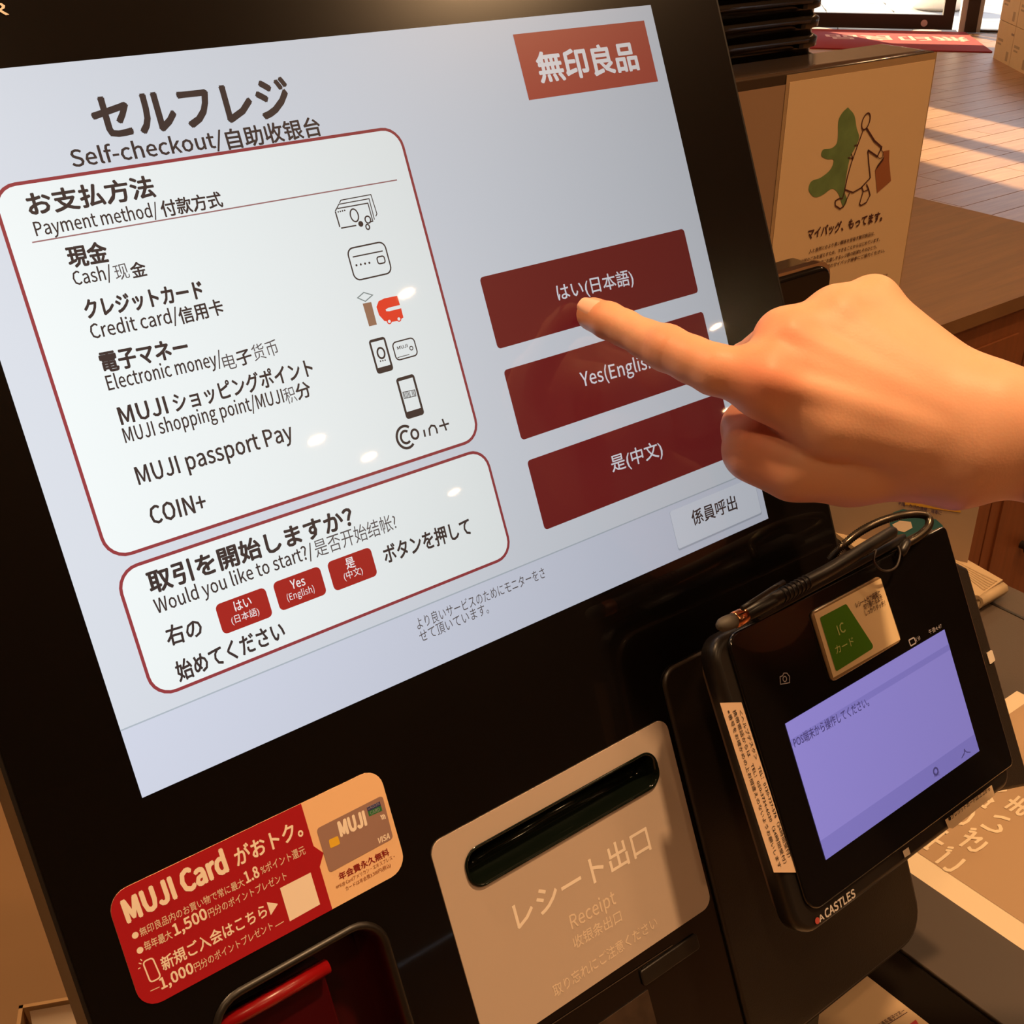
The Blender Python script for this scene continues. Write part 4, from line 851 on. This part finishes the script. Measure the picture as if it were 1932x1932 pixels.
def hand_field(X):
    def seg(a, b, ra=None, rb=None): return rc(X, JP[a].astype(np.float32), JP[b].astype(np.float32), JR[a] if ra is None else ra, JR[b] if rb is None else rb)
    def chain(names, k):
        d = seg(names[0], names[1])
        for a, b in zip(names[1:-1], names[2:]): d = smin(d, seg(a, b), k)
        return d
    idx = chain(['tip', 'itm', 'dip', 'im', 'pip', 'ip2', 'ib', 'imc'], .002)
    palm = chain(['imc', 'iw'], .01); 
    for a, b in (('mmc', 'mw'), ('rmc', 'rw'), ('pmc', 'pw')): palm = smin(palm, seg(a, b), .016)
    for a, b in (('imc', 'mmc'), ('mmc', 'rmc'), ('rmc', 'pmc')): palm = smin(palm, seg(a, b, JR[a]*.80, JR[b]*.80), .008)
    mid3 = lambda a, b: ((JP[a]+JP[b])/2).astype(np.float32)
    for a, b, c_, e_ in (('imc', 'mmc', 'iw', 'mw'), ('mmc', 'rmc', 'mw', 'rw'), ('rmc', 'pmc', 'rw', 'pw')):
        A = mid3(a, b); B_ = mid3(c_, e_); A = A+(B_-A)*.14; palm = smin(palm, rc(X, A, B_, (JR[a]+JR[b])/2-.0004, (JR[c_]+JR[e_])/2), .008)
    for a, b in (('pl1', 'pl2'), ('pl3', 'pl4'), ('th2', 'pl2')): palm = smin(palm, seg(a, b), .012)
    d = smin(idx, palm, .007)
    d = smin(d, chain(['web0', 'web1', 'web2'], .008), .008)
    cur = chain(['mmc', 'mpip', 'mdip', 'mtip'], .003); 
    cur = np.minimum(cur, chain(['rmc', 'rpip', 'rdip', 'rtip'], .003)); cur = np.minimum(cur, chain(['pmc', 'ppip', 'pdip', 'ptip'], .003))
    d = smin(d, cur, .003)
    arm = smin(seg('w1', 'f1'), seg('w2', 'f2'), .012); arm = smin(arm, smin(seg('f1', 'g1'), seg('f2', 'g2'), .012), .012)
    d = smin(d, arm, .015)
    th = chain(['tcmc', 'tmc', 'tmc2', 'tipj', 'ttip', 'tt2'], .009)
    # blend between thumb and hand: a sharp fold at the finger side, soft towards the wrist
    s_ = np.clip(((X-JP['tipj'].astype(np.float32))@R_.astype(np.float32)-.026)/.05, 0, 1); k = (.0016+.020*s_*s_).astype(np.float32)
    d = smin(d, th, k)
    # tendons
    for a, b in (('imc', 'iw'), ('mmc', 'mw'), ('rmc', 'rw')):
        A = JP[a]-F_*(JR[a]-.0015); B_ = JP[b]-F_*(JR[b]-.002)+(JP['mw']-JP[b])*.4
        d = smin(d, rc(X, A.astype(np.float32), B_.astype(np.float32), .0026, .0012), .006)
    return d
def surface_nets(x0, y0, z0, h, n, field):
    gx, gy, gz = (np.arange(n[i], dtype=np.float32) for i in range(3))
    D = np.empty(n, np.float32)
    for i0 in range(0, n[0], 40):
        i1 = min(n[0], i0+40); G = np.stack(np.meshgrid(gx[i0:i1], gy, gz, indexing='ij'), -1)*h+np.array([x0, y0, z0], np.float32)
        W = CAM.astype(np.float32)+G[..., :1]*R_.astype(np.float32)+G[..., 1:2]*U_.astype(np.float32)+G[..., 2:3]*F_.astype(np.float32)
        D[i0:i1] = field(W)
    S_in = D < 0; c = np.zeros(tuple(k-1 for k in n), np.int8)
    offs = [(a, b, c_) for a in (0, 1) for b in (0, 1) for c_ in (0, 1)]
    sub = lambda A, o: A[o[0]:o[0]+n[0]-1, o[1]:o[1]+n[1]-1, o[2]:o[2]+n[2]-1]
    for o in offs: c += sub(S_in, o)
    act = (c > 0) & (c < 8); idx = -np.ones(act.shape, np.int64); ii = np.argwhere(act); idx[tuple(ii.T)] = np.arange(len(ii))
    acc = np.zeros((len(ii), 3)); cnt = np.zeros(len(ii))
    for a in range(8):
        for ax_ in range(3):
            oa = offs[a]
            if oa[ax_]: continue
            ob = list(oa); ob[ax_] = 1
            da = D[tuple((ii+oa).T)]; db = D[tuple((ii+ob).T)]; m = (da < 0) != (db < 0)
            t_ = np.where(m, da/(da-db+1e-12), 0); p = np.array(oa, float)[None]+np.zeros((len(ii), 3)); p[:, ax_] += t_
            acc[m] += p[m]; cnt[m] += 1
    vv = ii+acc/cnt[:, None]; faces = []
    for ax_ in range(3):
        sl0 = [slice(None)]*3; sl1 = [slice(None)]*3; sl0[ax_] = slice(0, -1); sl1[ax_] = slice(1, None)
        A = S_in[tuple(sl0)]; B_ = S_in[tuple(sl1)]; e = np.argwhere(A != B_); u_, v_ = (ax_+1) % 3, (ax_+2) % 3
        e = e[(e[:, u_] > 0) & (e[:, v_] > 0) & (e[:, u_] < n[u_]-1) & (e[:, v_] < n[v_]-1)]
        du = np.zeros(3, int); du[u_] = 1; dv = np.zeros(3, int); dv[v_] = 1
        q = np.stack([idx[tuple((e-du-dv).T)], idx[tuple((e-dv).T)], idx[tuple(e.T)], idx[tuple((e-du).T)]], 1)
        ins = A[tuple(e.T)]; q[~ins] = q[~ins][:, ::-1]; faces.append(q)
    return vv, np.vstack(faces)
def to_cam(P_): d = np.asarray(P_)-CAM; return np.array([d@R_, d@U_, d@F_])
lo = to_cam(JP['tip'])*0+1e9; hi = -lo
for k in JP:
    c_ = to_cam(JP[k]); lo = np.minimum(lo, c_-JR[k]-.006); hi = np.maximum(hi, c_+JR[k]+.006)
hs_ = .0010
n_ = tuple(int(x) for x in np.ceil((hi-lo)/hs_)+1)
vv, ff = surface_nets(*lo, hs_, n_, hand_field)
Cc = vv*hs_+lo; WP = CAM+Cc[:, :1]*R_+Cc[:, 1:2]*U_+Cc[:, 2:3]*F_
# orientation of the faces: outward
hm = bpy.data.meshes.new('skin'); hm.from_pydata(WP.tolist(), [], ff.tolist()); hm.update()
bmh = bmesh.new(); bmh.from_mesh(hm); bmesh.ops.recalc_face_normals(bmh, faces=bmh.faces); bmesh.ops.smooth_vert(bmh, verts=bmh.verts, factor=.5, use_axis_x=True, use_axis_y=True, use_axis_z=True); bmesh.ops.smooth_vert(bmh, verts=bmh.verts, factor=.5, use_axis_x=True, use_axis_y=True, use_axis_z=True); bmh.to_mesh(hm); bmh.free()
co = np.empty(len(hm.vertices)*3); hm.vertices.foreach_get('co', co); co = co.reshape(-1, 3); no = np.array([v.normal[:] for v in hm.vertices])
# skin folds over the two joints of the index finger, knuckle hollows, redness of the skin
red = np.zeros(len(co)); pale = np.zeros(len(co)); disp = np.zeros(len(co))
ax1 = unit(JP['pip']-JP['tip'])
def folds(c, axis, offs_, amp, sig, wid):
    s_ = (co-c)@axis; face = np.clip((no@(-F_))*1.6, 0, 1); r2 = np.linalg.norm((co-c)-np.outer(s_, axis), axis=1); w_ = face*np.exp(-(r2/wid)**6)
    out = np.zeros(len(co))
    for o_ in offs_: out -= amp*np.exp(-((s_-o_)/sig)**2)*w_
    return out
disp += folds(JP['pip'], ax1, (-.0040, -.0012, .0022, .0058), .00042, .0009, .0085)+folds(JP['dip'], ax1, (-.0012, .0012), .00022, .0008, .0085)
disp += .0007*np.exp(-(np.linalg.norm(co-(JP['pip']-F_*.006), axis=1)/.0065)**2)
co2 = co+no*disp[:, None]; hm.vertices.foreach_set('co', co2.ravel())
for k, (r_, a_) in {'imc': (.013, .9), 'mmc': (.011, .5), 'tip': (.012, .45), 'pip': (.010, .35), 'tipj': (.013, .6), 'ttip': (.02, .7), 'ib': (.012, .25), 'rmc': (.012, .2)}.items():
    red += a_*np.exp(-(np.linalg.norm(co-(JP[k]-F_*JR[k]*.6), axis=1)/r_)**2)
ca_ = hm.color_attributes.new('flush', 'FLOAT_COLOR', 'POINT'); buf = np.ones((len(co), 4)); buf[:, 0] = np.clip(red, 0, 1); ca_.data.foreach_set('color', buf.ravel())
hm.polygons.foreach_set('use_smooth', [True]*len(hm.polygons)); hm.update()
sk = bpy.data.materials.new('skin'); sk.use_nodes = True; nt = sk.node_tree; b = nt.nodes['Principled BSDF']
at_ = nt.nodes.new('ShaderNodeAttribute'); at_.attribute_name = 'flush'; sp = nt.nodes.new('ShaderNodeSeparateColor'); mx = nt.nodes.new('ShaderNodeMix'); mx.data_type = 'RGBA'
mx.inputs[6].default_value = (.78, .425, .26, 1); mx.inputs[7].default_value = (.76, .27, .155, 1)
nz = nt.nodes.new('ShaderNodeTexNoise'); nz.inputs['Scale'].default_value = 90; nz.inputs['Detail'].default_value = 4; ad = nt.nodes.new('ShaderNodeMath'); ad.operation = 'MULTIPLY_ADD'; ad.inputs[1].default_value = .25; tc = nt.nodes.new('ShaderNodeTexCoord')
nt.links.new(tc.outputs['Object'], nz.inputs['Vector']); nt.links.new(at_.outputs['Color'], sp.inputs[0]); nt.links.new(nz.outputs['Fac'], ad.inputs[0]); nt.links.new(sp.outputs[0], ad.inputs[2]); nt.links.new(ad.outputs[0], mx.inputs[0]); nt.links.new(mx.outputs[2], b.inputs['Base Color'])
b.inputs['Roughness'].default_value = .48; b.inputs['Subsurface Weight'].default_value = .18; b.inputs['Subsurface Radius'].default_value = (1, .35, .18); b.inputs['Subsurface Scale'].default_value = .006; b.inputs['Specular IOR Level'].default_value = .35
n2 = nt.nodes.new('ShaderNodeTexVoronoi'); n2.inputs['Scale'].default_value = 900; n3 = nt.nodes.new('ShaderNodeTexNoise'); n3.inputs['Scale'].default_value = 500
bp = nt.nodes.new('ShaderNodeBump'); bp.inputs['Strength'].default_value = .10; bp.inputs['Distance'].default_value = .0003; nt.links.new(tc.outputs['Object'], n2.inputs['Vector']); nt.links.new(n2.outputs['Distance'], bp.inputs['Height']); nt.links.new(bp.outputs['Normal'], b.inputs['Normal'])
hm.materials.append(sk)
pe = thing('person', 'bare forearm and right hand pointing at the top red button', 'person', Frame(JP['imc'], (1, 0, 0), (0, 1, 0)))
ho = bpy.data.objects.new('body', hm); COL.objects.link(ho); ho.parent = pe; ho.matrix_world = Matrix.Identity(4); 
# nail of the index finger
c0_ = JP['tip']; axn = unit(JP['tip']-JP['dip']); up_ = unit(-F_*.97+U_*.20); up_ = unit(up_-(up_@axn)*axn); sd_ = np.cross(axn, up_)
nl = MB(); rows = []
for i in range(9):
    a_ = i/8; s_ = -.0088+.0128*a_; hw = .0050*(math.sin(math.pi*min(1, .28+a_*.62))**.35)
    row_ = []
    for j in range(9):
        b_ = j/8*2-1; ang = b_*hw/.0068; rr_ = .00775-.0009*a_*a_-.00075*(abs(b_)**4); row_.append(tuple(c0_+axn*s_+rr_*(math.cos(ang)*up_+math.sin(ang)*sd_)))
    rows.append(row_)
nl.loft(rows, closed=False); nob = nl.build('fingernail', mat('nail', (248, 196, 172), rough=.25, coat=.5), pe); nob.matrix_world = Matrix.Identity(4)
